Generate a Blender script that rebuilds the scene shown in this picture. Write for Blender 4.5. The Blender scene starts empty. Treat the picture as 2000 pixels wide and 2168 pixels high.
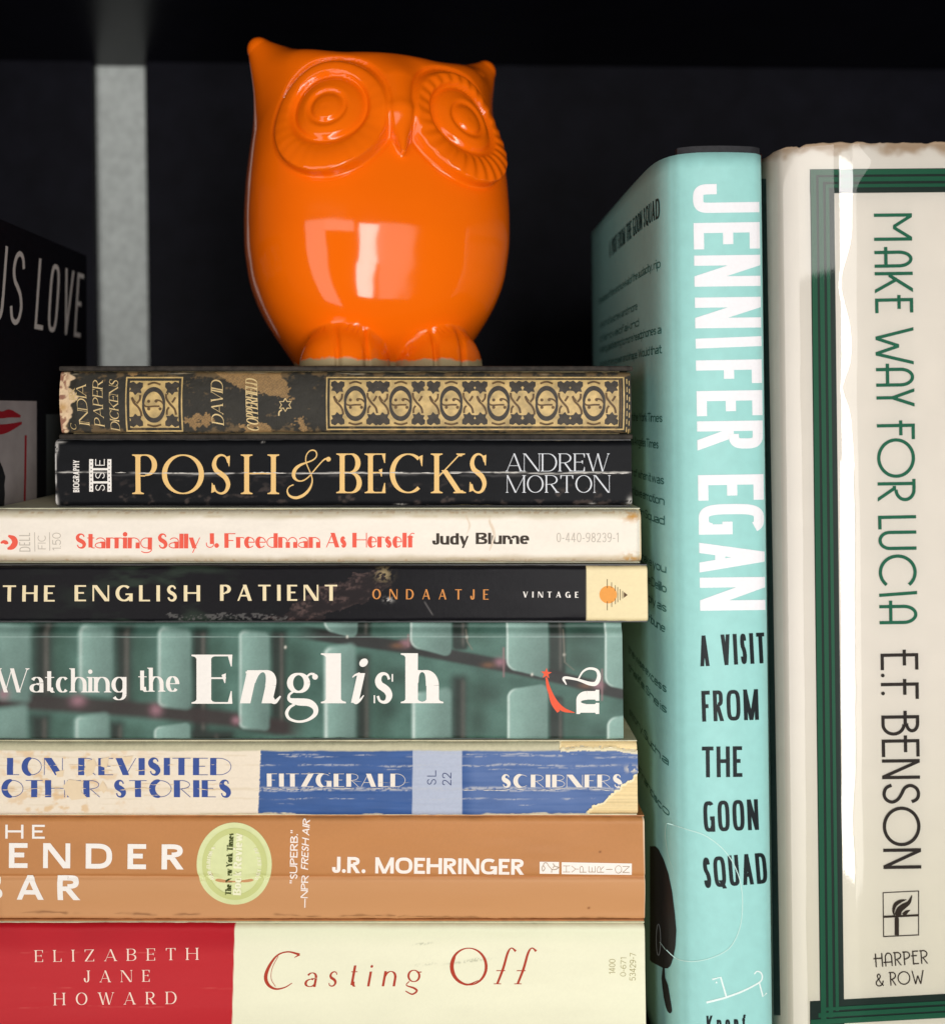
import bpy, math, random
import numpy as np
from mathutils import Vector
from mathutils.geometry import tessellate_polygon

# ------------------------------------------------------------------ frame
S = 0.000146          # metres per photograph pixel on the plane of the stacked spines
D = 0.30              # camera to that plane
VX, VY = 945.0, 865.0 # where the camera axis meets the picture
ZE = 0.2010           # eye height above the shelf board
scene = bpy.context.scene
col = scene.collection

cam_d = bpy.data.cameras.new('camera')
cam = bpy.data.objects.new('camera', cam_d)
col.objects.link(cam)
cam.location = (0, -D, ZE)
cam.rotation_euler = (math.radians(90), 0, 0)
cam_d.sensor_fit = 'HORIZONTAL'
cam_d.sensor_width = 36.0
cam_d.lens = 36.0 * D / (2000 * S)
cam_d.shift_x = (1000 - VX) / 2000
cam_d.shift_y = -(1084 - VY) / 2000
cam_d.clip_start = 0.01
cam_d.clip_end = 50
cam_d.dof.use_dof = True
cam_d.dof.focus_distance = D - 0.002
cam_d.dof.aperture_fstop = 8.5
scene.camera = cam

world = bpy.data.worlds.new('World')
scene.world = world
world.use_nodes = True
bg = world.node_tree.nodes['Background']
bg.inputs[0].default_value = (0.85, 0.9, 1.0, 1)
bg.inputs[1].default_value = 0.025

def window_light(name, x0, x1, z0, z1, y, radiance, color, roll=0.0):
    ld = bpy.data.lights.new(name, 'AREA')
    ld.shape = 'RECTANGLE'
    ld.size = x1 - x0
    ld.size_y = z1 - z0
    ld.energy = radiance * math.pi * (x1 - x0) * (z1 - z0)
    ld.color = color
    o = bpy.data.objects.new(name, ld)
    col.objects.link(o)
    o.location = ((x0 + x1) / 2, y, ZE + (z0 + z1) / 2)
    o.rotation_euler = (math.radians(90), math.radians(roll), 0)   # emits towards +y, into the shelf
    return o
WL = 8.1
LY = -0.56
window_light('window_pane_left', -0.48, -0.19, -0.72, 0.225, LY, WL * 0.31, (1.0, 0.965, 0.92))
window_light('window_pane_middle', -0.19, 0.06, 0.11, 0.225, LY, WL * 0.36, (1.0, 0.965, 0.92))
window_light('window_pane_upper', 0.100, 0.205, -0.05, 0.200, LY, WL * 1.70, (1.0, 0.97, 0.95), 2.0)
window_light('window_pane_lower', 0.070, 0.175, -0.385, -0.05, LY - .0005, WL * 1.70, (1.0, 0.97, 0.95), 4.0)
window_light('window_pane_right', 0.21, 0.335, -0.41, 0.225, LY - .001, WL * 0.26, (1.0, 0.965, 0.92))

vs = scene.view_settings
vs.view_transform = 'Standard'
vs.look = 'None'
vs.exposure = 0.0
vs.gamma = 1.0
scene.cycles.use_denoising = True
scene.cycles.max_bounces = 8
scene.cycles.transparent_max_bounces = 12

# ------------------------------------------------------------------ helpers
def lin1(c):
    c = c / 255.0
    return c / 12.92 if c <= 0.04045 else ((c + 0.055) / 1.055) ** 2.4
def C(r, g, b, k=1.0):
    return np.array([lin1(r) * k, lin1(g) * k, lin1(b) * k])
def vn(x, y, seed=0):
    xi = np.floor(x); yi = np.floor(y)
    fx = x - xi; fy = y - yi
    fx = fx * fx * (3 - 2 * fx); fy = fy * fy * (3 - 2 * fy)
    def h(a, b):
        v = np.sin(a * 127.1 + b * 311.7 + seed * 74.7) * 43758.5453
        return v - np.floor(v)
    return (h(xi, yi) * (1 - fx) + h(xi + 1, yi) * fx) * (1 - fy) + (h(xi, yi + 1) * (1 - fx) + h(xi + 1, yi + 1) * fx) * fy
def fbm(x, y, o=4, seed=0):
    r = 0; a = 0.5; t = 0
    for i in range(o):
        r = r + a * vn(x, y, seed + i * 13); t += a
        x = x * 2.03; y = y * 2.03; a *= 0.5
    return r / t
def ss(a, b, x):
    t = np.clip((x - a) / (b - a), 0, 1)
    return t * t * (3 - 2 * t)
def mixc(c, d, f):
    return c + (np.asarray(d) - c) * np.asarray(f)[..., None]
def pip(x, y, poly):
    ins = np.zeros(x.shape, bool)
    n = len(poly)
    for i in range(n):
        x0, y0 = poly[i]; x1, y1 = poly[(i + 1) % n]
        c = ((y0 > y) != (y1 > y)) & (x < (x1 - x0) * (y - y0) / ((y1 - y0) or 1e-9) + x0)
        ins ^= c
    return ins
def cr(pts, n=6):
    """Catmull-Rom through rows of pts"""
    P = np.asarray(pts, float)
    if len(P) < 3:
        t = np.linspace(0, 1, n + 1)[:, None]
        return P[0] + (P[-1] - P[0]) * t
    Q = np.vstack([2 * P[0] - P[1], P, 2 * P[-1] - P[-2]])
    out = []
    for i in range(1, len(Q) - 2):
        t = np.linspace(0, 1, n, endpoint=False)[:, None]
        a, b, c, d = Q[i - 1], Q[i], Q[i + 1], Q[i + 2]
        out.append(0.5 * (2 * b + (c - a) * t + (2 * a - 5 * b + 4 * c - d) * t * t + (3 * b - a - 3 * c + d) * t ** 3))
    out.append(P[-1:])
    return np.vstack(out)

# ------------------------------------------------------------------ materials
MATS = {}
def mat(name, rgb=(0.5, 0.5, 0.5), rough=0.5, spec=0.5, attr=False, coat=0.0, grain=0.0, gscale=400.0, bump=0.0, bscale=600.0, metal=0.0):
    if name in MATS:
        return MATS[name]
    m = bpy.data.materials.new(name)
    m.use_nodes = True
    nt = m.node_tree; N = nt.nodes; L = nt.links
    p = N['Principled BSDF']
    p.inputs['Roughness'].default_value = rough
    p.inputs['Specular IOR Level'].default_value = spec
    p.inputs['Coat Weight'].default_value = coat
    p.inputs['Coat Roughness'].default_value = 0.05
    p.inputs['Metallic'].default_value = metal
    p.inputs['Base Color'].default_value = (*[float(v) for v in rgb], 1)
    src = None
    if attr:
        a = N.new('ShaderNodeAttribute'); a.attribute_name = 'Col'
        src = a.outputs['Color']
    tc = N.new('ShaderNodeTexCoord')
    if grain > 0:
        nz = N.new('ShaderNodeTexNoise'); nz.inputs['Scale'].default_value = gscale; nz.inputs['Detail'].default_value = 5
        L.new(tc.outputs['Object'], nz.inputs['Vector'])
        mr = N.new('ShaderNodeMapRange')
        mr.inputs[1].default_value = 0.3; mr.inputs[2].default_value = 0.7
        mr.inputs[3].default_value = 1 - grain; mr.inputs[4].default_value = 1 + grain
        L.new(nz.outputs['Fac'], mr.inputs[0])
        mx = N.new('ShaderNodeMix'); mx.data_type = 'RGBA'; mx.blend_type = 'MULTIPLY'
        mx.inputs[0].default_value = 1
        if src is None:
            mx.inputs[6].default_value = (*[float(v) for v in rgb], 1)
        else:
            L.new(src, mx.inputs[6])
        L.new(mr.outputs[0], mx.inputs[7])
        src = mx.outputs[2]
    if src is not None:
        L.new(src, p.inputs['Base Color'])
    if bump > 0:
        nb = N.new('ShaderNodeTexNoise'); nb.inputs['Scale'].default_value = bscale; nb.inputs['Detail'].default_value = 4
        L.new(tc.outputs['Object'], nb.inputs['Vector'])
        bp = N.new('ShaderNodeBump'); bp.inputs['Strength'].default_value = 1.0
        bp.inputs['Distance'].default_value = bump
        L.new(nb.outputs['Fac'], bp.inputs['Height'])
        L.new(bp.outputs['Normal'], p.inputs['Normal'])
    MATS[name] = m
    return m

def link(o, parent=None):
    col.objects.link(o)
    if parent is not None:
        o.parent = parent
    return o
def mesh_obj(name, verts, faces, m, parent=None, smooth=False, cols=None):
    me = bpy.data.meshes.new(name)
    verts = np.asarray(verts, np.float32).reshape(-1, 3)
    if isinstance(faces, np.ndarray):
        k = faces.shape[1]; nf = len(faces)
        me.vertices.add(len(verts)); me.vertices.foreach_set('co', verts.ravel())
        me.loops.add(nf * k); me.loops.foreach_set('vertex_index', faces.astype(np.int32).ravel())
        me.polygons.add(nf)
        me.polygons.foreach_set('loop_start', np.arange(0, nf * k, k, dtype=np.int32))
        me.update(calc_edges=True)
    else:
        me.from_pydata(verts.tolist(), [], faces)
        me.update()
    if smooth:
        me.polygons.foreach_set('use_smooth', np.ones(len(me.polygons), bool))
    if cols is not None:
        a = me.attributes.new('Col', 'FLOAT_COLOR', 'POINT')
        c4 = np.ones((len(verts), 4), np.float32)
        c4[:, :3] = np.clip(cols, 0, 1)
        a.data.foreach_set('color', c4.ravel())
    me.materials.append(m)
    o = bpy.data.objects.new(name, me)
    return link(o, parent)
def grid_faces(r, c, close=False):
    i = np.arange(r - 1)[:, None] * c
    j = np.arange(c - 1)[None, :]
    a = (i + j).ravel()
    return np.stack([a, a + 1, a + c + 1, a + c], 1)
def box(name, x0, x1, y0, y1, z0, z1, m, parent=None, bevel=0.0):
    v = [(x, y, z) for x in (x0, x1) for y in (y0, y1) for z in (z0, z1)]
    f = [(0, 1, 3, 2), (4, 6, 7, 5), (0, 4, 5, 1), (2, 3, 7, 6), (0, 2, 6, 4), (1, 5, 7, 3)]
    o = mesh_obj(name, v, f, m, parent)
    if bevel:
        b = o.modifiers.new('bevel', 'BEVEL'); b.width = bevel; b.segments = 2
    return o
def thing(name, label, cat, group=None, loc=(0, 0, 0)):
    o = bpy.data.objects.new(name, None)
    o.empty_display_size = 0.02
    o.location = loc
    link(o)
    o['label'] = label; o['category'] = cat
    if group: o['group'] = group
    return o
def struct(o):
    o['kind'] = 'structure'
    return o

# ------------------------------------------------------------------ surfaces (photo pixel -> point on a spine)
class Flat:
    """front of a lying book: pixel (px,py) on plane y=Yb, pushed back by prof"""
    def __init__(s, Yb, prof=None):
        s.Yb = Yb; s.k = S * (D + Yb) / D; s.prof = prof
    def at(s, px, py, h=0.0):
        px = np.asarray(px, float); py = np.asarray(py, float)
        y = s.prof(px, py) if s.prof else 0 * px
        return np.stack([(px - VX) * s.k, s.Yb + y - h, ZE + (VY - py) * s.k], -1)
class Curved:
    """upright spine whose depth is a function of x (and z): found by walking along the view ray"""
    def __init__(s, depth, Y0):
        s.depth = depth; s.Y0 = Y0
    def at(s, px, py, h=0.0):
        px = np.asarray(px, float); py = np.asarray(py, float)
        Y = np.full(px.shape, s.Y0)
        for _ in range(8):
            k = S * (D + Y) / D
            Y = 0.5 * Y + 0.5 * s.depth((px - VX) * k, ZE + (VY - py) * k)
        k = S * (D + Y) / D
        return np.stack([(px - VX) * k, Y - h, ZE + (VY - py) * k], -1)
class Side:
    """a cover standing in the plane x=cx; u = depth in mm, v = height over the eye in mm"""
    def __init__(s, cx, sgn, lean=0.0):
        s.cx = cx; s.sgn = sgn; s.lean = lean
    def at(s, u, v, h=0.0):
        u = np.asarray(u, float) * 0.001; v = np.asarray(v, float) * 0.001
        return np.stack([s.cx - s.lean * v + s.sgn * h + 0 * u, u, ZE + v], -1)

class MB:
    """collects flat print: strips and polygons laid on a surface"""
    def __init__(s, surf, h=0.00007, seg=7.0):
        s.surf = surf; s.h = h; s.v = []; s.f = []; s.n = 0; s.lay = 0; s.seg = seg; s.done = []; s.hold = False
    def mark(s):
        if s.n:
            s.done.append((s.v, s.f)); s.v = []; s.f = []; s.n = 0
    def _h(s):
        s.lay = (s.lay + 1) % 14
        return s.h + s.lay * 0.000005
    def strip(s, Lp, Rp):
        Lp = np.asarray(Lp, float); Rp = np.asarray(Rp, float)
        # subdivide long pieces so that the print follows the surface
        LL = [Lp[:1]]; RR = [Rp[:1]]
        for i in range(len(Lp) - 1):
            d = max(np.hypot(*(Lp[i + 1] - Lp[i])), np.hypot(*(Rp[i + 1] - Rp[i])))
            n = max(1, int(math.ceil(d / s.seg)))
            t = np.linspace(0, 1, n + 1)[1:, None]
            LL.append(Lp[i] + (Lp[i + 1] - Lp[i]) * t); RR.append(Rp[i] + (Rp[i + 1] - Rp[i]) * t)
        Lp = np.vstack(LL); Rp = np.vstack(RR)
        w = np.hypot(*(Lp - Rp).T).max()
        m = max(1, int(math.ceil(w / (s.seg * 1.6))))
        h = s._h()
        rows = [s.surf.at(*(Lp + (Rp - Lp) * (j / m)).T, h) for j in range(m + 1)]
        k = len(Lp); b = s.n
        s.v.append(np.vstack(rows)); s.n += k * (m + 1)
        for j in range(m):
            for i in range(k - 1):
                a = b + j * k + i
                s.f.append((a, a + 1, a + k + 1, a + k))
    def poly(s, pts):
        pts = np.asarray(pts, float)
        h = s._h()
        P = s.surf.at(pts[:, 0], pts[:, 1], h)
        tr = tessellate_polygon([[Vector((p[0], p[1], 0)) for p in pts]])
        b = s.n; s.v.append(P); s.n += len(P)
        for t in tr:
            s.f.append(tuple(b + i for i in t))
    def rect(s, x0, y0, x1, y1, jag=0.0, seed=1):
        n = max(2, int(abs(x1 - x0) / s.seg))
        xs = np.linspace(x0, x1, n + 1)
        j0 = (vn(xs * 0.12, xs * 0 + 3, seed) - .5) * jag; j1 = (vn(xs * 0.12, xs * 0 + 9, seed) - .5) * jag
        s.strip(np.stack([xs, y0 + j0], 1), np.stack([xs, y1 + j1], 1))
    def line(s, pts, w, smooth=6):
        P = np.asarray(pts, float)
        W = np.full(len(P), float(w)) if np.isscalar(w) else np.asarray(w, float)
        Q = cr(np.column_stack([P, W]), smooth) if smooth else np.column_stack([P, W])
        t = np.gradient(Q[:, :2], axis=0)
        t /= np.maximum(np.hypot(t[:, 0], t[:, 1]), 1e-9)[:, None]
        nrm = np.stack([-t[:, 1], t[:, 0]], 1)
        s.strip(Q[:, :2] + nrm * Q[:, 2:] / 2, Q[:, :2] - nrm * Q[:, 2:] / 2)
    def disc(s, x, y, rx, ry=None, n=40):
        ry = ry or rx
        a = np.linspace(0, math.pi, n // 2 + 1)
        s.strip(np.stack([x + rx * np.cos(a), y + ry * np.sin(a)], 1), np.stack([x + rx * np.cos(a), y - ry * np.sin(a)], 1))
    def build(s, name, m, parent):
        s.mark()
        objs = [mesh_obj(name, np.vstack(v), f, m, parent) for v, f in s.done]
        return objs[0]

# ------------------------------------------------------------------ lettering
def glyphs(X):
    V = lambda x, a, b, w='k', f='': ('V', x, a, b, w, f)
    H = lambda x0, x1, y, f='': ('H', x0, x1, y, f)
    Dg = lambda x0, y0, x1, y1, w='k', f='': ('D', x0, y0, x1, y1, w, f)
    A = lambda cx, cy, rx, ry, a0, a1: ('A', cx, cy, rx, ry, a0, a1)
    Sp = lambda pts, hh=1.0, w=None: ('S', pts, hh, w)
    sS = [(.95, .80), (.80, .95), (.5, 1), (.2, .93), (.06, .76), (.2, .60), (.5, .51), (.8, .40), (.95, .23), (.8, .06), (.5, 0), (.18, .06), (.03, .22)]
    wS = [.1, .1, .2, .5, .8, .95, 1, .95, .8, .5, .2, .1, .1]
    r = X * .46
    G = {
     'A': (.74, [Dg(0, 0, .5, 1, 't', 'b'), Dg(1, 0, .5, 1, 'k', 'b'), H(.2, .8, .32)]),
     'B': (.60, [V(0, 0, 1, 'k', 'bt'), H(0, .5, 1), A(.5, .76, .44, .24, 90, -90), H(0, .55, .52), A(.5, .26, .5, .26, 90, -90), H(0, .5, 0)]),
     'C': (.74, [A(.52, .5, .52, .5, 48, 312), ('B', .93, .68, .96)]),
     'D': (.74, [V(0, 0, 1, 'k', 'bt'), H(0, .42, 1), A(.42, .5, .58, .5, 90, -90), H(0, .42, 0)]),
     'E': (.52, [V(0, 0, 1, 'k', 'bt'), H(0, 1, 1), H(0, .82, .52), H(0, 1, 0), ('B', 1, .76, 1), ('B', 1, 0, .26), ('B', .82, .42, .62)]),
     'F': (.50, [V(0, 0, 1, 'k', 'bt'), H(0, 1, 1), H(0, .8, .5), ('B', 1, .76, 1), ('B', .8, .4, .6)]),
     'G': (.78, [A(.5, .5, .5, .5, 48, 325), V(1, 0.0, .42, 'k', ''), H(.58, 1, .44), ('B', .93, .7, .96)]),
     'H': (.74, [V(0, 0, 1, 'k', 'bt'), V(1, 0, 1, 'k', 'bt'), H(0, 1, .52)]),
     'I': (.0, [V(.5, 0, 1, 'k', 'bt')]),
     'J': (.40, [V(1, .26, 1, 'k', 't'), A(.5, .26, .5, .26, 0, -180), V(0, .24, .36, 'k')]),
     'K': (.68, [V(0, 0, 1, 'k', 'bt'), Dg(.05, .36, .96, 1, 't', 't'), Dg(.32, .58, 1, 0, 'k', 'b')]),
     'L': (.50, [V(0, 0, 1, 'k', 'bt'), H(0, 1, 0), ('B', 1, 0, .28)]),
     'M': (.90, [V(.02, 0, 1, 't', 'b'), Dg(.0, 1, .5, .0, 'k', ''), Dg(1, 1, .5, .0, 't', ''), V(1, 0, 1, 'k', 'bt')]),
     'N': (.76, [V(0, 0, 1, 't', 'bt'), Dg(0, 1, 1, 0, 'k'), V(1, 0, 1, 't', 't')]),
     'O': (.82, [A(.5, .5, .5, .5, 90, 450)]),
     'P': (.56, [V(0, 0, 1, 'k', 'bt'), H(0, .45, 1), A(.45, .73, .55, .27, 90, -90), H(0, .45, .46)]),
     'Q': (.82, [A(.5, .5, .5, .5, 90, 450), Dg(.55, .22, 1.0, -.06, 'k')]),
     'R': (.62, [V(0, 0, 1, 'k', 'bt'), H(0, .45, 1), A(.45, .74, .5, .26, 90, -90), H(0, .45, .48), Dg(.42, .48, 1, 0, 'k', 'b')]),
     'S': (.50, [Sp(sS, 1, wS), ('B', .93, .7, .97), ('B', .03, .03, .28)]),
     'T': (.64, [H(0, 1, 1), V(.5, 0, 1, 'k', 'b'), ('B', 0, .78, 1), ('B', 1, .78, 1)]),
     'U': (.70, [V(0, .32, 1, 'k', 't'), A(.5, .32, .5, .32, 180, 360), V(1, .32, 1, 't', 't')]),
     'V': (.72, [Dg(0, 1, .5, 0, 'k', 't'), Dg(1, 1, .5, 0, 't', 't')]),
     'W': (1.05, [Dg(0, 1, .28, 0, 'k', 't'), Dg(.5, 1, .28, 0, 't'), Dg(.5, 1, .74, 0, 'k', ''), Dg(1, 1, .74, 0, 't', 't')]),
     'X': (.7, [Dg(0, 1, 1, 0, 'k', 'bt'), Dg(1, 1, 0, 0, 't', 'bt')]),
     'Y': (.68, [Dg(0, 1, .5, .42, 'k', 't'), Dg(1, 1, .5, .42, 't', 't'), V(.5, 0, .46, 'k', 'b')]),
     'Z': (.62, [H(0, 1, 1), H(0, 1, 0), Dg(1, .98, 0, .02, 'k'), ('B', 0, .78, 1), ('B', 1, 0, .22)]),
     '&': (.72, [Sp([(1, .42), (.85, .16), (.62, .02), (.3, 0), (.06, .12), (.04, .32), (.25, .5), (.5, .64), (.62, .82), (.5, .98), (.3, .97), (.22, .8), (.35, .6), (.65, .25), (1, .0)], 1)]),
     '.': (.0, [('O', .5, .0)]),
     ',': (.0, [('O', .5, .0)]),
     '-': (.28, [H(0, 1, .4)]),
     '_': (.9, [H(0, 1, .38)]),
     '"': (.26, [V(0, .72, 1, 't'), V(1, .72, 1, 't')]),
     "'": (.0, [V(.5, .72, 1, 't')]),
     '0': (.52, [A(.5, .5, .5, .5, 90, 450)]),
     '1': (.26, [V(1, 0, 1, 'k', 'b'), Dg(0, .8, .95, 1, 't')]),
     '2': (.5, [Sp([(.04, .74), (.15, .94), (.5, 1), (.86, .92), (.95, .7), (.75, .45), (.3, .18), (.02, .02)], 1), H(0, 1, 0)]),
     '3': (.5, [Sp([(.05, .82), (.25, .97), (.55, 1), (.88, .9), (.9, .68), (.7, .54), (.42, .52)], 1), Sp([(.42, .52), (.75, .5), (.97, .36), (.95, .14), (.7, .01), (.35, .0), (.03, .14)], 1)]),
     '4': (.54, [V(.72, 0, 1, 'k'), H(0, 1, .26), Dg(.68, 1, .0, .27, 't')]),
     '5': (.5, [H(.12, .95, 1), Dg(.14, .98, .08, .5, 't'), Sp([(.06, .52), (.35, .62), (.7, .6), (.97, .4), (.93, .14), (.65, .0), (.3, .01), (.02, .14)], 1)]),
     '6': (.52, [A(.5, .3, .5, .3, 0, 360), Sp([(.0, .34), (.08, .64), (.3, .9), (.65, 1), (.9, .92)], 1)]),
     '7': (.5, [H(0, 1, 1), Dg(1, .98, .28, 0, 'k')]),
     '8': (.52, [A(.5, .75, .42, .25, 90, 450), A(.5, .27, .5, .27, 90, 450)]),
     '9': (.52, [A(.5, .7, .5, .3, 0, 360), Sp([(1, .66), (.92, .36), (.7, .1), (.35, 0), (.1, .08)], 1)]),
     # lower case
     'a': (.46, [V(1, 0, X - r * .9, 'k', ''), A(.52, X - r * .8, .48, r * .8, 0, 150), A(.5, X * .28, .5, X * .28, 60, 330), H(.5, 1, X * .58)]),
     'b': (.5, [V(0, 0, 1, 'k', 'f'), A(.48, X / 2, .52, X / 2, 150, -150)]),
     'c': (.44, [A(.52, X / 2, .52, X / 2, 45, 315)]),
     'd': (.5, [V(1, 0, 1, 'k', 'f'), A(.52, X / 2, .52, X / 2, 30, 330)]),
     'e': (.48, [A(.5, X / 2, .5, X / 2, 0, 318), H(.05, .98, X * .52)]),
     'f': (.34, [V(.36, 0, 1 - .2, 'k', 'b'), A(.82, .78, .46, .22, 180, 50), H(0, .9, X)]),
     'g': (.5, [A(.52, X / 2, .52, X / 2, 20, 340), V(1, -.08, X, 'k', ''), A(.5, -.08, .5, .24, 0, -150)]),
     'h': (.52, [V(0, 0, 1, 'k', 'bf'), A(.5, X - r, .5, r, 165, 0), V(1, 0, X - r, 'k', 'b')]),
     'i': (.0, [V(.5, 0, X, 'k', 'bf'), ('O', .5, X + .22)]),
     'j': (.16, [V(1, -.1, X, 'k', 'f'), A(.2, -.1, .8, .2, 0, -110), ('O', 1, X + .22)]),
     'k': (.5, [V(0, 0, 1, 'k', 'bf'), Dg(.1, X * .36, .95, X, 't', ''), Dg(.36, X * .6, 1, 0, 'k', 'b')]),
     'l': (.0, [V(.5, 0, 1, 'k', 'bf')]),
     'm': (.86, [V(0, 0, X, 'k', 'bf'), A(.25, X - r, .25, r, 165, 0), V(.5, 0, X - r, 'k', 'b'), A(.75, X - r, .25, r, 165, 0), V(1, 0, X - r, 'k', 'b')]),
     'n': (.52, [V(0, 0, X, 'k', 'bf'), A(.5, X - r, .5, r, 165, 0), V(1, 0, X - r, 'k', 'b')]),
     'o': (.52, [A(.5, X / 2, .5, X / 2, 90, 450)]),
     'p': (.5, [V(0, -.32, X, 'k', 'bf'), A(.48, X / 2, .52, X / 2, 150, -150)]),
     'q': (.5, [V(1, -.32, X, 'k', 'b'), A(.52, X / 2, .52, X / 2, 30, 330)]),
     'r': (.34, [V(0, 0, X, 'k', 'bf'), A(.72, X - r, .72, r, 165, 55)]),
     's': (.38, [Sp([(a, b * X) for a, b in sS], X, wS)]),
     't': (.3, [V(.42, .06, X + .24, 'k', ''), H(0, 1, X), A(.92, .2, .5, .2, 180, 290)]),
     'u': (.52, [V(0, r, X, 'k', 'f'), A(.5, r, .5, r, 180, 345), V(1, 0, X, 'k', '')]),
     'v': (.5, [Dg(0, X, .5, 0, 'k', 't'), Dg(1, X, .5, 0, 't', 't')]),
     'w': (.76, [Dg(0, X, .27, 0, 'k', 't'), Dg(.5, X, .27, 0, 't'), Dg(.5, X, .75, 0, 'k'), Dg(1, X, .75, 0, 't', 't')]),
     'x': (.5, [Dg(0, X, 1, 0, 'k'), Dg(1, X, 0, 0, 't')]),
     'y': (.52, [Dg(0, X, .5, 0, 'k', 't'), Dg(1, X, .32, -.3, 't', 't')]),
     'z': (.42, [H(0, 1, X), H(0, 1, 0), Dg(1, X, 0, 0, 'k')]),
    }
    return G
LUCIA = {  # thin twenties lettering: round-topped A, bars that poke out to the left
     'A': (.52, [('V', 0, 0, .68, 'k', ''), ('V', 1, 0, .68, 'k', ''), ('A', .5, .64, .5, .36, 180, 0), ('H', -.22, 1, .30, '')]),
     'E': (.42, [('V', 0, 0, 1, 'k', ''), ('H', 0, 1, 1, ''), ('H', -.22, .74, .63, ''), ('H', 0, 1, 0, '')]),
     'F': (.40, [('V', 0, 0, 1, 'k', ''), ('H', 0, 1, 1, ''), ('H', -.22, .74, .63, '')]),
     'B': (.50, [('V', 0, 0, 1, 'k', ''), ('H', 0, .4, 1, ''), ('A', .4, .81, .45, .19, 90, -90), ('H', -.22, .5, .63, ''), ('A', .45, .32, .55, .32, 90, -90), ('H', 0, .45, 0, '')]),
     'H': (.52, [('V', 0, 0, 1, 'k', ''), ('V', 1, 0, 1, 'k', ''), ('H', -.22, 1, .63, '')]),
     'R': (.48, [('V', 0, 0, 1, 'k', ''), ('H', -.15, .4, 1, ''), ('A', .4, .72, .6, .28, 90, -90), ('H', .2, .4, .44, ''), ('D', .25, .46, 1, 0, 'k', '')]),
     'P': (.46, [('V', 0, 0, 1, 'k', ''), ('H', -.15, .4, 1, ''), ('A', .4, .72, .6, .28, 90, -90), ('H', 0, .4, .44, '')]),
     'M': (.72, [('V', 0, 0, 1, 'k', ''), ('V', 1, 0, 1, 'k', ''), ('D', 0, 1, .5, .5, 'k', ''), ('D', 1, 1, .5, .5, 'k', '')]),
     'U': (.50, [('V', 0, .3, 1, 'k', ''), ('A', .5, .3, .5, .3, 180, 360), ('V', 1, .3, 1, 'k', '')]),
     'N': (.54, [('V', 0, 0, 1, 'k', ''), ('D', 0, 1, 1, 0, 'k', ''), ('V', 1, 0, 1, 'k', '')]),
     'O': (1.0, [('A', .5, .5, .5, .5, 90, 450)]),
     'C': (.92, [('A', .5, .5, .5, .5, 40, 320)]),
     'W': (.95, [('D', 0, 1, .27, 0, 'k', ''), ('D', .5, .62, .27, 0, 'k', ''), ('D', .5, .62, .73, 0, 'k', ''), ('D', 1, 1, .73, 0, 'k', '')]),
}
class Face:
    def __init__(s, T, t, serif=0.0, n=2.0, slant=0.0, X=.66, deco=False, alt=None, p=1.4, wk=1.0):
        s.T = T; s.t = t; s.serif = serif; s.n = n; s.slant = slant; s.deco = deco; s.p = p; s.wk = wk
        s.G = glyphs(X)
        if alt: s.G = dict(s.G, **alt)
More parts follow.
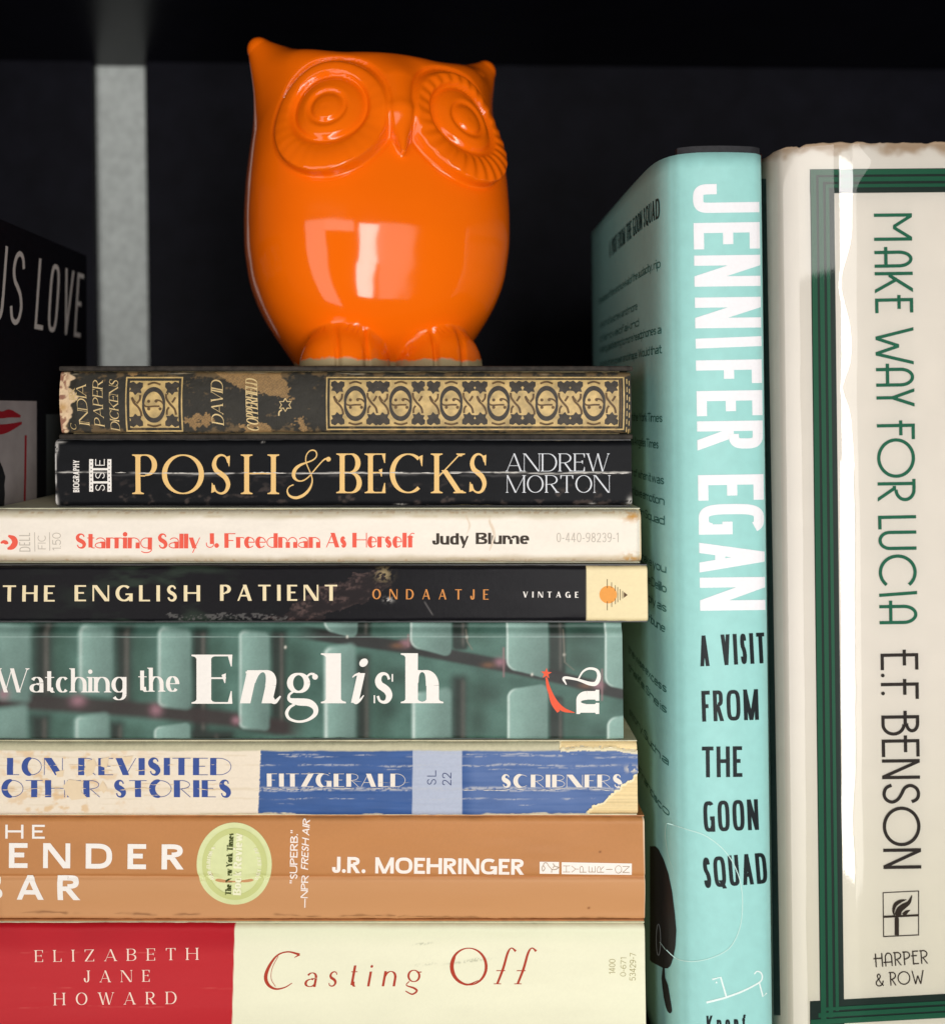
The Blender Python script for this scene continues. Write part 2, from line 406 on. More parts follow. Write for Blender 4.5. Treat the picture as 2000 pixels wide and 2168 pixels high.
def glyph_strips(face, ch, W):
    """strips (left, right) in cap-height units; glyph box is W wide"""
    T, t, sf = face.T, face.t, face.serif
    out = []
    kseen = 0
    def serif(xc, w, y, up, left_only=False):
        s_ = sf; hs = max(t * .8, .022); b = sf * .55
        d = 1 if up else -1
        rows = [(0, s_), (hs, s_), (hs + b * .35, s_ * .3), (hs + b, 0)]
        Lp = [(xc - w / 2 - e, y + d * q) for q, e in rows]
        Rp = [(xc + w / 2 + (0 if left_only else e), y + d * q) for q, e in rows]
        out.append((Lp, Rp))
    for st in face.G[ch][1]:
        k = st[0]
        if k in 'VD':
            if k == 'V':
                _, x0, y0, y1, wt, fl = st; x1 = x0
            else:
                _, x0, y0, x1, y1, wt, fl = st
            if wt == 'k':
                kseen += 1
            w = T if wt == 'k' else max(t, T * .0 + t)
            if face.deco and kseen > 1 and ch not in 'mnhu': w = t
            if k == 'D':
                dx = (x1 - x0) * (W - w); dy = y1 - y0
                wh = w * min(1.7, math.hypot(dx, dy) / abs(dy)) if abs(dy) > 1e-6 else w
                if wt == 'k': wh *= .97
            else:
                wh = w
            wb = min(wh, W * .98) if W > 0.05 else wh
            a = wb / 2 + x0 * (W - wb); b = wb / 2 + x1 * (W - wb)
            out.append(([(a - wh / 2, y0), (b - wh / 2, y1)], [(a + wh / 2, y0), (b + wh / 2, y1)]))
            if sf:
                lo, hi = ((a, y0), (b, y1)) if y0 < y1 else ((b, y1), (a, y0))
                if 'b' in fl: serif(lo[0], wh, lo[1], True)
                if 't' in fl: serif(hi[0], wh, hi[1], False)
                if 'f' in fl: serif(hi[0], wh, hi[1], False, True)
        elif k == 'H':
            _, x0, x1, y, fl = st
            yc = y
            if y >= .999: yc = y - t / 2
            elif y <= .001: yc = t / 2
            elif abs(y - face.G['x'][1][0][2]) < 1e-6: yc = y - t / 2
            out.append(([(x0 * W, yc + t / 2), (x1 * W, yc + t / 2)], [(x0 * W, yc - t / 2), (x1 * W, yc - t / 2)]))
        elif k == 'A':
            _, cx, cy, rx, ry, a0, a1 = st
            n = max(8, int(abs(a1 - a0) / 9))
            th = np.radians(np.linspace(a0, a1, n + 1))
            c = np.cos(th); s_ = np.sin(th)
            e = 2.0 / face.n
            c2 = np.sign(c) * np.abs(c) ** e; s2 = np.sign(s_) * np.abs(s_) ** e
            wv = np.full(n + 1, T * (1.04 if T > t * 1.5 else 1.0))
            thin_arc = face.deco and ch in 'abdfghijklmnpqrtuJ'
            if face.deco: wv = np.where((c < 0) & (not thin_arc), T, t)
            x = cx * W + (rx * W - wv / 2) * c2
            y = cy + (ry - t / 2) * s2
            P = np.stack([x, y], 1)
            tg = np.gradient(P, axis=0); tg /= np.maximum(np.hypot(tg[:, 0], tg[:, 1]), 1e-9)[:, None]
            w = t + (wv - t) * np.abs(tg[:, 1]) ** face.p
            if face.deco: w = t + (wv - t) * np.clip(-c, 0, 1) ** .6
            if abs(a1 - a0) >= 359:
                tg[0] = tg[-1] = (tg[0] + tg[-1]) / max(np.hypot(*(tg[0] + tg[-1])), 1e-9)
            nr = np.stack([-tg[:, 1], tg[:, 0]], 1)
            out.append((P + nr * w[:, None] / 2, P - nr * w[:, None] / 2))
        elif k == 'S':
            _, pts, hh, wp = st
            P0 = np.array(pts, float)
            wv = T
            P0 = np.stack([wv / 2 + P0[:, 0] * (W - wv), P0[:, 1] + t / 2 * (1 - 2 * P0[:, 1] / hh)], 1)
            if wp is not None:
                Q = cr(np.column_stack([P0, wp]), 4); w = t + (wv - t) * Q[:, 2]
            else:
                Q = cr(P0, 4); w = None
            P = Q[:, :2]
            tg = np.gradient(P, axis=0); tg /= np.maximum(np.hypot(tg[:, 0], tg[:, 1]), 1e-9)[:, None]
            if w is None: w = t + (wv - t) * np.abs(tg[:, 1]) ** face.p
            nr = np.stack([-tg[:, 1], tg[:, 0]], 1)
            out.append((P + nr * w[:, None] / 2, P - nr * w[:, None] / 2))
        elif k == 'O':
            _, x, y = st
            r = max(T * .56, .05); xc = T / 2 + x * max(W - T, 0)
            yc = y + r if y < .01 else y
            a = np.linspace(0, math.pi, 9)
            out.append((np.stack([xc + r * np.cos(a), yc + r * np.sin(a)], 1), np.stack([xc + r * np.cos(a), yc - r * np.sin(a)], 1)))
        elif k == 'B' and sf:
            _, x, y0, y1 = st
            ym = y1 if y1 > .6 else y0; yo = y0 if y1 > .6 else y1
            x = x * W; q = -1 if x > W / 2 else 1
            out.append(([(x, ym), (x + q * .012, yo)], [(x + q * .09, ym - (t if ym > .5 else -t)), (x + q * .03, yo)]))
    return out
def txt(mb, text, p0, p1, cap, face, trk=.10, space=.34):
    """set text from p0 to p1 (pixels on the surface), capital height cap"""
    if not mb.hold: mb.mark()
    p0 = np.array(p0, float); p1 = np.array(p1, float)
    d = p1 - p0; L = np.hypot(*d); ex = d / L
    ey = np.array([ex[1], -ex[0]])
    if isinstance(mb.surf, Side): ey = np.array([-ex[1], ex[0]])
    Lr = L / cap
    fixed = 0; flex = 0; n = 0
    for ch in text:
        if ch == ' ': fixed += space; continue
        g = face.G[ch][0]
        fixed += face.T * face.wk if g == 0 else 0
        flex += g; n += 1
    fixed += trk * (len(text.replace(' ', '')) - 1)
    wid = (Lr - fixed) / max(flex, 1e-6)
    x = 0.0; first = True
    prev_space = True
    for ch in text:
        if ch == ' ':
            x += space; prev_space = True; continue
        if not prev_space: x += trk
        elif not first: x += trk
        prev_space = False; first = False
        W = face.G[ch][0] * wid
        if face.G[ch][0] == 0: W = face.T * face.wk
        for Lp, Rp in glyph_strips(face, ch, W):
            Lp = np.array(Lp, float); Rp = np.array(Rp, float)
            o = []
            for Q in (Lp, Rp):
                u = (Q[:, 0] + x + face.slant * Q[:, 1]) * cap; v = Q[:, 1] * cap
                o.append(p0 + u[:, None] * ex + v[:, None] * ey)
            mb.strip(o[0], o[1])
        x += W
F_ROMAN = Face(.125, .032, .085)
F_ROMAN_L = Face(.085, .03, .06)
F_ITAL = Face(.12, .04, .06, slant=.22)
F_FLARE = Face(.22, .10, 0, p=1.2)
F_FLARE2 = Face(.16, .08, 0, p=1.2)
F_SANS = Face(.17, .15, 0, n=2.4, X=.72)
F_SANSI = Face(.17, .15, 0, n=2.4, X=.72, slant=.2)
F_BOLD = Face(.22, .19, 0, n=2.6, X=.74)
F_HEAVY = Face(.275, .16, 0, n=2.6, X=.76)
F_COND = Face(.128, .125, 0, n=3.4, X=.74)
F_CONDH = Face(.155, .155, 0, n=3.4, X=.74)
F_THIN = Face(.085, .085, 0, n=2.2)
F_HAIR = Face(.07, .07, 0)
F_DECO = Face(.36, .035, 0, deco=True)
F_DECOL = Face(.285, .06, 0, deco=True, X=.74)
F_LUCIA = Face(.088, .088, 0, alt=LUCIA)
F_DIDOT = Face(.165, .035, .07, X=.64)
F_DIDOTB = Face(.30, .035, .10, X=.66, p=1.8)
F_COVER = Face(.15, .13, 0, n=3, X=.7)

def ink(rgb, name, rough=.5):
    return mat(name, rgb, rough=rough, spec=.2, grain=.02, gscale=900)
WHITE = ink(C(246, 240, 232), 'print_white')
BLACKI = ink(C(30, 30, 30), 'print_black')
GOLD = ink(C(238, 196, 126), 'print_gold')

# ------------------------------------------------------------------ shelf
YB = 0.26
black_paint = mat('black_shelf_paint', (.0072, .0072, .0118), rough=.6, spec=.12, grain=.25, gscale=60, bump=.0001, bscale=300)
ZTOP = ZE + (VY - 137) * S * (D + YB) / D
SX0, SX1 = -0.46, 0.46
struct(box('shelf_board', SX0, SX1, -0.02, YB + .02, -0.022, -0.0002, black_paint, bevel=.001))
def board_mesh(name, x0, x1, y0, y1, z0a, z0b, thick, m):
    v = []
    for x, zz in ((x0, z0a), (x1, z0b)):
        for y in (y0, y1):
            for z in (zz, zz + thick):
                v.append((x, y, z))
    f = [(0, 1, 3, 2), (4, 6, 7, 5), (0, 4, 5, 1), (2, 3, 7, 6), (0, 2, 6, 4), (1, 5, 7, 3)]
    return mesh_obj(name, v, f, m)
upper_paint = mat('black_upper_board', (.0038, .0038, .0068), rough=.28, spec=.14, grain=.2, gscale=50)
struct(board_mesh('upper_shelf_board', SX0, SX1, -0.035, YB + .02, ZTOP + .0045, ZTOP - .0045, .02, upper_paint))
kb = S * (D + YB) / D
def pb(px, py):
    return ((px - VX) * kb, ZE + (VY - py) * kb)
def panel(name, edge_top, edge_bot, far, y0, y1):
    zt = ZTOP + .006; zb = -.0001
    xt = pb(edge_top[0], edge_top[1]); xb = pb(edge_bot[0], edge_bot[1])
    sl = (xb[0] - xt[0]) / (xb[1] - xt[1])
    ex = lambda z: xt[0] + sl * (z - xt[1])
    v = []
    for y in (y0, y1):
        v += [(far, y, zb), (ex(zb), y, zb), (ex(zt), y, zt), (far, y, zt)]
    f = [(0, 1, 2, 3), (4, 7, 6, 5), (0, 4, 5, 1), (1, 5, 6, 2), (2, 6, 7, 3), (3, 7, 4, 0)]
    return struct(mesh_obj(name, v, f, black_paint))
panel('back_panel', (195, 130), (203, 780), SX0, YB, YB + .006)
panel('back_panel', (307, 130), (315, 780), SX1, YB, YB + .006)
plaster = mat('grey_white_plaster', C(200, 206, 203, 1.08), rough=.85, spec=.2, grain=.13, gscale=260, bump=.0005, bscale=120)
struct(box('wall', SX0, SX1, YB + .0075, YB + .03, -.03, ZTOP + .03, plaster))

# ------------------------------------------------------------------ lying books
GAP = .00006
BOUND = [773, 931, 1077, 1195, 1318, 1570, 1730, 1956, 2241.7]   # pixel rows where the books meet
def zrow(py): return ZE + (VY - py) * S
GROUP = 'books lying in the stack under the owl'
class Book:
    def __init__(s, i, name, label, xl, xr, Yb, depth, paint, m, cover_m, r=.0012, bulge=0.0, disp=None, lean=.0127, step=2.0, wave=.00012, board=0.0, hard=False, pages=None):
        k = S * (D + Yb) / D
        ztop = zrow(BOUND[i]) - GAP; zbot = zrow(BOUND[i + 1]) + GAP
        top = VY - (ztop - ZE) / k; bot = VY - (zbot - ZE) / k
        if hard: top += board / k; bot -= board / k      # spine sits between two thicker boards
        s.top, s.bot = top, bot
        mid = (top + bot) / 2
        def prof(px, py):
            d = np.minimum(py - top, bot - py) * k
            d = np.clip(d, 0, None)
            y = np.where(d < r, r - np.sqrt(np.maximum(r * r - (r - d) ** 2, 0)), 0)
            v = (py - mid) / (bot - top) * 2
            y = y + bulge * v * v
            y = y + wave * 2 * (fbm(px * .006, py * .03, 2, i * 7 + 3) - .5)
            if disp is not None: y = y + disp(px, py)
            return y
        s.surf = Flat(Yb, prof)
        s.root = thing(name, label, 'book', GROUP, loc=(0, 0, 0))
        # spine sheet
        a = np.linspace(0, 1, 7) ** 1.6
        rp = r / k
        rows = np.concatenate([top + rp * a[:-1], np.linspace(top + rp, bot - rp, max(8, int((bot - top - 2 * rp) / step))), bot - rp * a[:-1][::-1]])
        cols = np.linspace(0, 1, int((xr - xl) / step))
        PY = np.repeat(rows[:, None], len(cols), 1)
        XR = xr + lean * (PY - mid); XL = xl + lean * (PY - mid)
        PX = XL + (XR - XL) * cols[None, :]
        P = s.surf.at(PX, PY)
        vv = (PY - mid) / (bot - top) * 2
        bow = .00045 * fbm(PX * .007, (vv > 0) * 5.0, 3, i * 11 + 5) + .0002 * fbm(PX * .06, (vv > 0) * 7.0, 2, i * 11 + 6)
        P[..., 2] += np.sign(vv) * bow * np.abs(vv) ** 3
        # one more row folded back onto each cover
        for edge, zz in ((0, None), (-1, None)):
            pass
        colr = paint(PX, PY, (PY - top) / (bot - top))
        s.spine = mesh_obj('spine', P.reshape(-1, 3), grid_faces(*PX.shape)[:, ::-1], m, s.root, True, colr.reshape(-1, 3))
        X0 = (xl - VX) * k; X1 = (xr - VX) * k
        yb0 = Yb + r + bulge
        if hard:
            box('cover', X0 - .0006, X1 + .0008, yb0 - .0012, Yb + depth, ztop - board, ztop, cover_m, s.root, bevel=.0005)
            box('cover', X0 - .0006, X1 + .0008, yb0 - .0012, Yb + depth, zbot, zbot + board, cover_m, s.root, bevel=.0005)
            ins = .003
        else:
            box('cover', X0, X1, yb0 - .0002, Yb + depth, ztop - .00035, ztop, cover_m, s.root)
            box('cover', X0, X1, yb0 - .0002, Yb + depth, zbot, zbot + .00035, cover_m, s.root)
            ins = .0004
        th = board if hard else .00036
        box('page_block', X0 + ins, X1 - ins, Yb + .0028 + bulge, Yb + depth - (.003 if hard else .0003), zbot + th, ztop - th, pages or PAGES, s.root)
    def ink(s, name, m, h=.00007):
        return MB(s.surf, h)
def paper_mat(name, rgb):
    m = mat(name, rgb, rough=.9, spec=.1)
    nt = m.node_tree; N = nt.nodes; L = nt.links
    tc = N.new('ShaderNodeTexCoord'); mp = N.new('ShaderNodeMapping')
    mp.inputs['Scale'].default_value = (20, 20, 3500)
    nz = N.new('ShaderNodeTexNoise'); nz.inputs['Scale'].default_value = 1; nz.inputs['Detail'].default_value = 3
    L.new(tc.outputs['Object'], mp.inputs[0]); L.new(mp.outputs[0], nz.inputs['Vector'])
    rp = N.new('ShaderNodeValToRGB')
    rp.color_ramp.elements[0].position = .3; rp.color_ramp.elements[0].color = (*[float(v) * .55 for v in rgb], 1)
    rp.color_ramp.elements[1].position = .62; rp.color_ramp.elements[1].color = (*[float(v) for v in rgb], 1)
    L.new(nz.outputs['Fac'], rp.inputs[0]); L.new(rp.outputs[0], N['Principled BSDF'].inputs['Base Color'])
    return m
PAGES = paper_mat('page_edges', C(214, 196, 150))
def full(PX, c): return np.zeros(PX.shape + (3,)) + np.asarray(c)
def crease(PX, PY, y, w=1.0, seed=0, wob=3.0, dens=.5, f=.02):
    """mask of a broken crease along the spine"""
    yy = y + (vn(PX * .012, PX * 0, seed) - .5) * wob * 2 + (vn(PX * .09, PX * 0 + 5, seed) - .5) * wob * .6
    ww = w * (.4 + 1.1 * vn(PX * .05, PX * 0 + 2, seed + 1))
    brk = ss(1 - dens - .12, 1 - dens + .12, fbm(PX * f, PX * 0 + 8, 3, seed + 2))
    return np.exp(-((PY - yy) / ww) ** 2) * brk

def crack(mb, y, x0, x1, w, seed, dens=.6, wob=2.0, slope=0.0):
    """broken crease printed over the lettering: short strips of bare paper"""
    rnd = random.Random(seed)
    mb.mark()
    x = x0
    while x < x1:
        ln = rnd.uniform(5, 34)
        if rnd.random() < dens:
            n = max(3, int(ln / 4))
            xs = np.linspace(x, min(x + ln, x1), n)
            ys = y + slope * (xs - x0) + (vn(xs * .02, xs * 0, seed) - .5) * wob * 2 + (vn(xs * .2, xs * 0, seed + 3) - .5) * wob * .8
            ws = w * np.array([.2] + [rnd.uniform(.5, 1.3) for _ in range(n - 2)] + [.2])
            mb.line(np.stack([xs, ys], 1), ws, 2)
        x += ln * rnd.uniform(.7, 1.3)

# --- 1: dark leather book with gilt panels
def leather_paint(PX, PY, v):
    n1 = fbm(PX * .02, PY * .03, 5, 1); n2 = fbm(PX * .25, PY * .3, 3, 2); n3 = fbm(PX * .06, PY * .09, 4, 9)
    c = full(PX, C(44, 41, 34)) * (.75 + .55 * n1)[..., None] * (.85 + .3 * n2)[..., None]
    edge = np.minimum(v, 1 - v)
    tan = C(122, 98, 64)
    wear = ss(.56, .72, n3 * .75 + n2 * .3 + .13 * ss(.16, .02, edge) - .16 * ss(0, .3, edge) + .02)
    c = mixc(c, tan, wear * .62)
    wx = PX + (n3 - .5) * 46 + (n2 - .5) * 14; wy = PY + (n3 - .5) * 30 + (n2 - .5) * 14
    pm = np.zeros(PX.shape)
    for poly in ([(432, 770), (598, 770), (612, 845), (570, 835), (514, 826), (474, 802)], [(512, 905), (566, 898), (586, 940), (518, 940)], [(625, 905), (640, 880), (650, 905), (640, 918)],
                 [(250, 770), (292, 770), (270, 793)], [(380, 880), (440, 872), (450, 890), (395, 902)]):
        pm = np.maximum(pm, pip(wx, wy, poly) * 1.0)
    mesh = (.55 + .45 * ((np.sin(PX * 1.15 + PY * .5) * np.sin(PY * 1.1 - PX * .4)) > -.35))
    c = mixc(c, C(168, 132, 84) * .95, pm * mesh * (.55 + .5 * n2))
    # torn paper at the left end
    ed = 152 + (fbm(PY * .05, PY * 0, 3, 4) - .5) * 46 - 10 * ss(900, 925, PY) + 8 * np.exp(-((PY - 800) / 12) ** 2)
    tear = ss(2.0, -2.0, PX - ed)
    paper = full(PX, C(226, 196, 158)) * (.8 + .35 * n2)[..., None]
    red = ss(.52, .6, fbm(PX * .12, PY * .10, 3, 6)) * ss(146, 132, PX)
    paper = mixc(paper, C(120, 52, 38), red * .8)
    paper = mixc(paper, C(190, 148, 90), np.exp(-(((PX - 131) / 10) ** 2 + ((PY - 862) / 9) ** 2)) * .9)
    c = mixc(c, paper, tear)
    c = mixc(c, C(205, 190, 160), crease(PX, PY, 788, 1.1, 21, 3, .35) * .7)
    c = mixc(c, C(150, 125, 85), crease(PX, PY, 922, 1.2, 23, 3, .4) * .7)
    return c
def leather_disp(px, py):
    return .00016 * (fbm(px * .09, py * .12, 3, 31) - .5) + .0007 * ss(165, 140, px)
leather = mat('worn_dark_leather', rough=.62, spec=.35, attr=True, bump=.00012, bscale=1600)
leather_cover = mat('worn_leather_cover', C(48, 42, 36), rough=.7, spec=.3, grain=.5, gscale=500, bump=.0002, bscale=900)
b1 = Book(0, 'hardcover_book', 'worn dark leather book with gilt ornament panels, directly under the orange owl', 124, 1336, .0020, .112, leather_paint, leather, leather_cover, r=.0010, bulge=.0016, disp=leather_disp, board=.0016, hard=True)
gilt = mat('gilt_stamping', C(194, 164, 104), rough=.5, spec=.5, attr=False, grain=.32, gscale=350, bump=.00006, bscale=1500)
gilt_dark = mat('gilt_dark_ground', C(52, 44, 34), rough=.6, grain=.4, gscale=500)
gilt_brown = mat('gilt_brown_line', C(92, 66, 28), rough=.6, grain=.4, gscale=500)
gm = MB(b1.surf, .00005)
def frame(mb, x0, y0, x1, y1, w):
    mb.rect(x0, y0, x1, y0 + w); mb.rect(x0, y1 - w, x1, y1)
    mb.rect(x0, y0 + w, x0 + w, y1 - w); mb.rect(x1 - w, y0 + w, x1, y1 - w)
dm = MB(b1.surf, .00018); bm_ = MB(b1.surf, .00017)
LEAF = [(-13, -10), (-6, -12), (-1, -8), (5, -13), (12, -10), (13, -3), (9, 1), (12, 7), (5, 8), (1, 14), (-4, 9), (-11, 10), (-9, 3), (-13, -2)]
def motif(cx, cy, sx=1.0, sy=1.0, left=True, right=True):
    dm.mark(); bm_.mark()
    T_ = lambda pts: [(cx + x * sx, cy + y * sy) for x, y in pts]
    a = np.radians(np.linspace(-178, 20, 26))
    up = [(21 * math.cos(q), 31 * math.sin(q) - 1) for q in a]
    dm.line(T_(up), [4.4 + 5.6 * max(0, -math.sin(q)) for q in a], 0)
    a = np.radians(np.linspace(2, 200, 26))
    lo = [(21 * math.cos(q), 31 * math.sin(q) + 3) for q in a]
    dm.line(T_(lo), [4.4 + 5.6 * max(0, math.sin(q)) for q in a], 0)
    bm_.line(T_([(-21, -3), (-18, 3), (-11, 5), (0, 4), (12, 4)]), 3.6)
    bm_.line(T_([(21, 8), (20, 0), (14, -7), (6, -9), (3, -7)]), 3.6)
    for x, y in ((-10, -6.5), (-10, 9.5), (13, 9.5), (5, -7)):
        bm_.disc(cx + x * sx, cy + y * sy, 3.4, n=12)
    bm_.line(T_([(-13, -42), (0, -46), (13, -42)]), 4.0); bm_.line(T_([(-14, 43), (0, 46.5), (14, 43)]), 4.0)
    for q, on in ((-1, left), (1, right)):
        for p in (-1, 1):
            dm.poly(T_([(q * (36.5 + x * 1.08), p * (34.5 + -y * 1.08)) for x, y in LEAF]))
        bm_.line(T_([(q * 25, -22), (q * 26, -12), (q * 33, -1), (q * 42, 10), (q * 45, 22)]) if q > 0 else T_([(-44, -14), (-40, -4), (-31, 6), (-26, 16), (-25, 25)]), 4.4)
        bm_.line(T_([(q * 44, -15), (q * 40, -8), (q * 37, -4)]), 4.2)
        bm_.line(T_([(q * 31, 6), (q * 27, 12), (q * 26, 22)]) if q > 0 else T_([(-27, -20), (-28, -10), (-34, -2)]), 4.2)
# small square panel
gm.rect(265, 797.5, 386, 800.5); gm.rect(265, 911, 386, 914); gm.rect(265, 800.5, 268, 911); gm.rect(383, 800.5, 386, 911)
gm.rect(274, 806, 377.5, 905.5)
motif(325.5, 856, 1.05, 1.0)
# long panel
gm.mark()
gm.rect(690, 797.5, 1322, 800.2); gm.rect(690, 907.6, 1322, 910.4); gm.rect(690, 800.2, 692.8, 907.6); gm.rect(1319, 800.2, 1322, 907.6)
gm.rect(698, 804, 1310, 902.5)
for j, cx in enumerate((752, 848, 955, 1055, 1157, 1257)):
    motif(cx, 853, 1.03, .98)
bm_.rect(1312.5, 803, 1315.5, 904)
gm.mark(); bm_.mark()
for q, xx in enumerate((1326, 1331)):
    for yy in range(802, 905, 17):
        gm.rect(xx, yy + q * 4, xx + 1.8, yy + 11 + q * 3)
sp1 = b1.spine
gm.build('gilt_panel', gilt, sp1); dm.build('gilt_ornament', gilt_dark, sp1); bm_.build('gilt_scroll', gilt_brown, sp1)
tm = MB(b1.surf, .00012)
txt(tm, 'INDIA', (188, 900), (181, 814), 21, F_ITAL, .10)
txt(tm, 'PAPER', (220, 903), (216, 806), 21, F_ITAL, .10)
txt(tm, 'DICKENS', (252, 912), (249, 805), 19, F_ITAL, .07)
txt(tm, 'DAVID', (473, 900), (471, 806), 25, F_ITAL, .06)
txt(tm, 'COPPERFIELD', (547, 914), (544, 803), 25, F_ITAL, .02)
txt(tm, 'R', (164, 847), (162, 831), 18, F_ITAL, .1); txt(tm, 'JR', (160, 852), (157, 822), 14, F_ITAL, .1)
txt(tm, 'C', (160, 910), (158, 896), 13, F_ITAL, .1)
tm.mark()
st = []
for q in range(13):
    a = math.radians(-90 + q * 30); r_ = 14 if q % 2 == 0 else 8
    st.append((604 + r_ * math.cos(a), 857 + r_ * math.sin(a)))
tm.line(st, 2.4, 0); tm.line([(597, 867), (591, 872), (590, 880)], 3)
tm.build('gilt_lettering', mat('gilt_letter', C(214, 186, 130), rough=.5, grain=.25, gscale=500), sp1)

# --- 2: black paperback
def black_paint_fn(PX, PY, v):
    n = fbm(PX * .05, PY * .08, 4, 41); n2 = fbm(PX * .3, PY * .3, 2, 42)
    c = full(PX, C(19, 20, 23)) * (.8 + .4 * n)[..., None]
    c = mixc(c, C(92, 80, 74), ss(.62, .8, n) * ss(.45, .9, v) * .5)
    c = mixc(c, C(210, 205, 198), crease(PX, PY, 1001, 1.0, 43, 2.2, .62))
    c = mixc(c, C(80, 78, 78), crease(PX, PY, 1006, 2.0, 47, 3, .5) * .6)
    for x, y, rx, ry in ((848, 1070, 9, 1.6), (1254, 1068, 6, 1.4), (1334, 1064, 6, 9), (120, 946, 3, 14), (119, 1064, 4, 12), (556, 934, 3, 2), (126, 935, 9, 2)):
        c = mixc(c, C(200, 196, 190), np.exp(-((PX - x) / rx) ** 2 - ((PY - y) / ry) ** 2) * (n2 > .3))
    c = mixc(c, C(190, 186, 182), ss(3.2, .6, PX - (118 + .0127 * (PY - 1004))) * ss(.35, .6, fbm(PY * .07, PY * 0, 2, 44)))
    return c
gloss_black = mat('black_glossy_card', rough=.5, spec=.10, attr=True, bump=.00004, bscale=900)
card_black = mat('black_card_cover', C(28, 28, 31), rough=.4, grain=.2)
b2 = Book(1, 'paperback_book', 'black paperback with large gold serif capitals and a cracked spine, second in the stack', 117, 1337, .0045, .108, black_paint_fn, gloss_black, card_black, r=.0021, wave=.00016)
m2 = MB(b2.surf); m2.hold = True
for ch, a, b in (('P', 278, 333), ('O', 343, 432), ('S', 446, 490), ('H', 508, 593), ('B', 710, 766), ('E', 770, 816), ('C', 825, 900), ('K', 910, 988), ('S', 992, 1032)):
    y = 1046 if a < 600 else 1044
    if a == 710: m2.mark()
    txt(m2, ch, (a + (9 if ch in 'PHBEK' else 0), y), (b - (9 if ch in 'HK' else 0), y), 84, F_ROMAN)
amp = [(310, 1375, 35), (200, 1420, 34), (130, 1500, 36), (122, 1600, 46), (180, 1705, 62), (300, 1762, 78), (430, 1765, 86), (600, 1695, 88), (750, 1560, 78), (840, 1400, 56), (872, 1250, 40), (848, 1110, 34), (800, 980, 32), (735, 830, 32), (684, 700, 32), (674, 580, 32), (704, 460, 32), (785, 360, 34), (880, 328, 38), (970, 360, 38), (1008, 450, 36), (980, 550, 36), (870, 640, 40), (700, 705, 46), (520, 775, 74), (380, 880, 102), (312, 1020, 112), (322, 1150, 98), (400, 1235, 60), (500, 1265, 40), (620, 1240, 38), (760, 1140, 36), (900, 980, 36), (1050, 800, 36), (1180, 660, 38), (1260, 598, 50), (1340, 590, 70)]
m2.mark()
m2.line([(600 + a * .0699, 930 + b * .0699) for a, b, _ in amp], [w * .0699 for *_, w in amp], 4)
m2.disc(600 + 1362 * .0699, 930 + 602 * .0699, 5)
m2.build('title_lettering', GOLD, b2.spine)
m2 = MB(b2.surf)
txt(m2, 'ANDREW', (1072, 998), (1288, 998), 38, F_ROMAN_L, .12)
txt(m2, 'MORTON', (1072, 1043), (1290, 1043), 37, F_ROMAN_L, .12)
m2.build('author_lettering', ink(C(220, 222, 226), 'print_silver'), b2.spine)
m2 = MB(b2.surf)
txt(m2, 'BIOGRAPHY', (168, 1042), (168, 974), 13, Face(.16, .15, 0, n=3.4), .10)
m2.mark(); m2.hold = True
x0, x1, y0, y1 = 189, 236, 972, 1041
m2.rect(x0, y0, x0 + 8.5, y1); m2.rect(x1 - 8.5, y0, x1, y1)
for yy in (991, 1019): m2.rect(x0 + 8.5, yy, x1 - 8.5, yy + 4.5)
for q, ch in enumerate('SSE'):
    yb = (1039.5, 1013.5, 985.8)[q]
    txt(m2, ch, (222, yb), (222, yb - 14), 20, F_THIN)
m2.build('series_logo', WHITE, b2.spine)
m2 = MB(b2.surf, .00016)
for q in range(8):
    for xx in (192.4, 230.6): m2.rect(xx, 976 + q * 8.3, xx + 2, 979 + q * 8.3)
m2.build('sprocket_holes', BLACKI, b2.spine)['kind'] = 'stuff'
m2 = MB(b2.surf, .00017)
crack(m2, 1001, 122, 1330, 1.7, 5, .55, 1.6)
m2.build('crease', ink(C(214, 208, 200), 'bare_paper'), b2.spine)

# --- 3: cream paperback, red heavy lettering
def cream_paint(PX, PY, v):
    n = fbm(PX * .012, PY * .03, 4, 51); n2 = fbm(PX * .15, PY * .2, 3, 52)
    c = full(PX, C(247, 237, 222)) * (.94 + .1 * n)[..., None] * (.96 + .06 * n2)[..., None]
    wob = (fbm(PX * .02, PX * 0, 3, 53) - .5) * .08
    edge = np.minimum(v, 1 - v)
    c = mixc(c, C(206, 196, 166), ss(.21, .10, v + wob) * .75)
    c = mixc(c, C(188, 166, 124), ss(.80, .93, v + wob) * .6)
    brown = C(176, 128, 62)
    c = mixc(c, brown, np.exp(-((edge - .05) / .03) ** 2) * ss(.5, .75, n2) * .5)
    for q in range(14):
        xx = 820 + q * 0
    c = mixc(c, C(214, 190, 158), np.exp(-((PX - 1041 - 5 * np.sin(PY * .09)) / 2.2) ** 2) * ss(1094, 1104, PY) * ss(1170, 1140, PY) * .8)
    c = mixc(c, C(214, 190, 158), np.exp(-((PX - 990 - 4 * np.sin(PY * .12)) / 1.8) ** 2) * ss(1088, 1092, PY) * ss(1140, 1110, PY) * .7)
    # bumped corners on the right
    cor = np.maximum(np.exp(-((PX - 1338) / 20) ** 2 - ((v - .13) / .09) ** 2), np.exp(-((PX - 1336) / 20) ** 2 - ((v - .9) / .09) ** 2))
    c = mixc(c, C(196, 142, 62), cor * ss(.35, .6, fbm(PX * .12 + PY * .1, PY * .25 - PX * .05, 3, 55)))
    c = mixc(c, C(212, 176, 110), ss(1352, 1358, PX) * .6)
    c = mixc(c, C(208, 192, 160), crease(PX, PY, 1092, 1.4, 56, 2.5, .5) * .8 + crease(PX, PY, 1182, 1.4, 57, 2.5, .5) * .8)
    return c
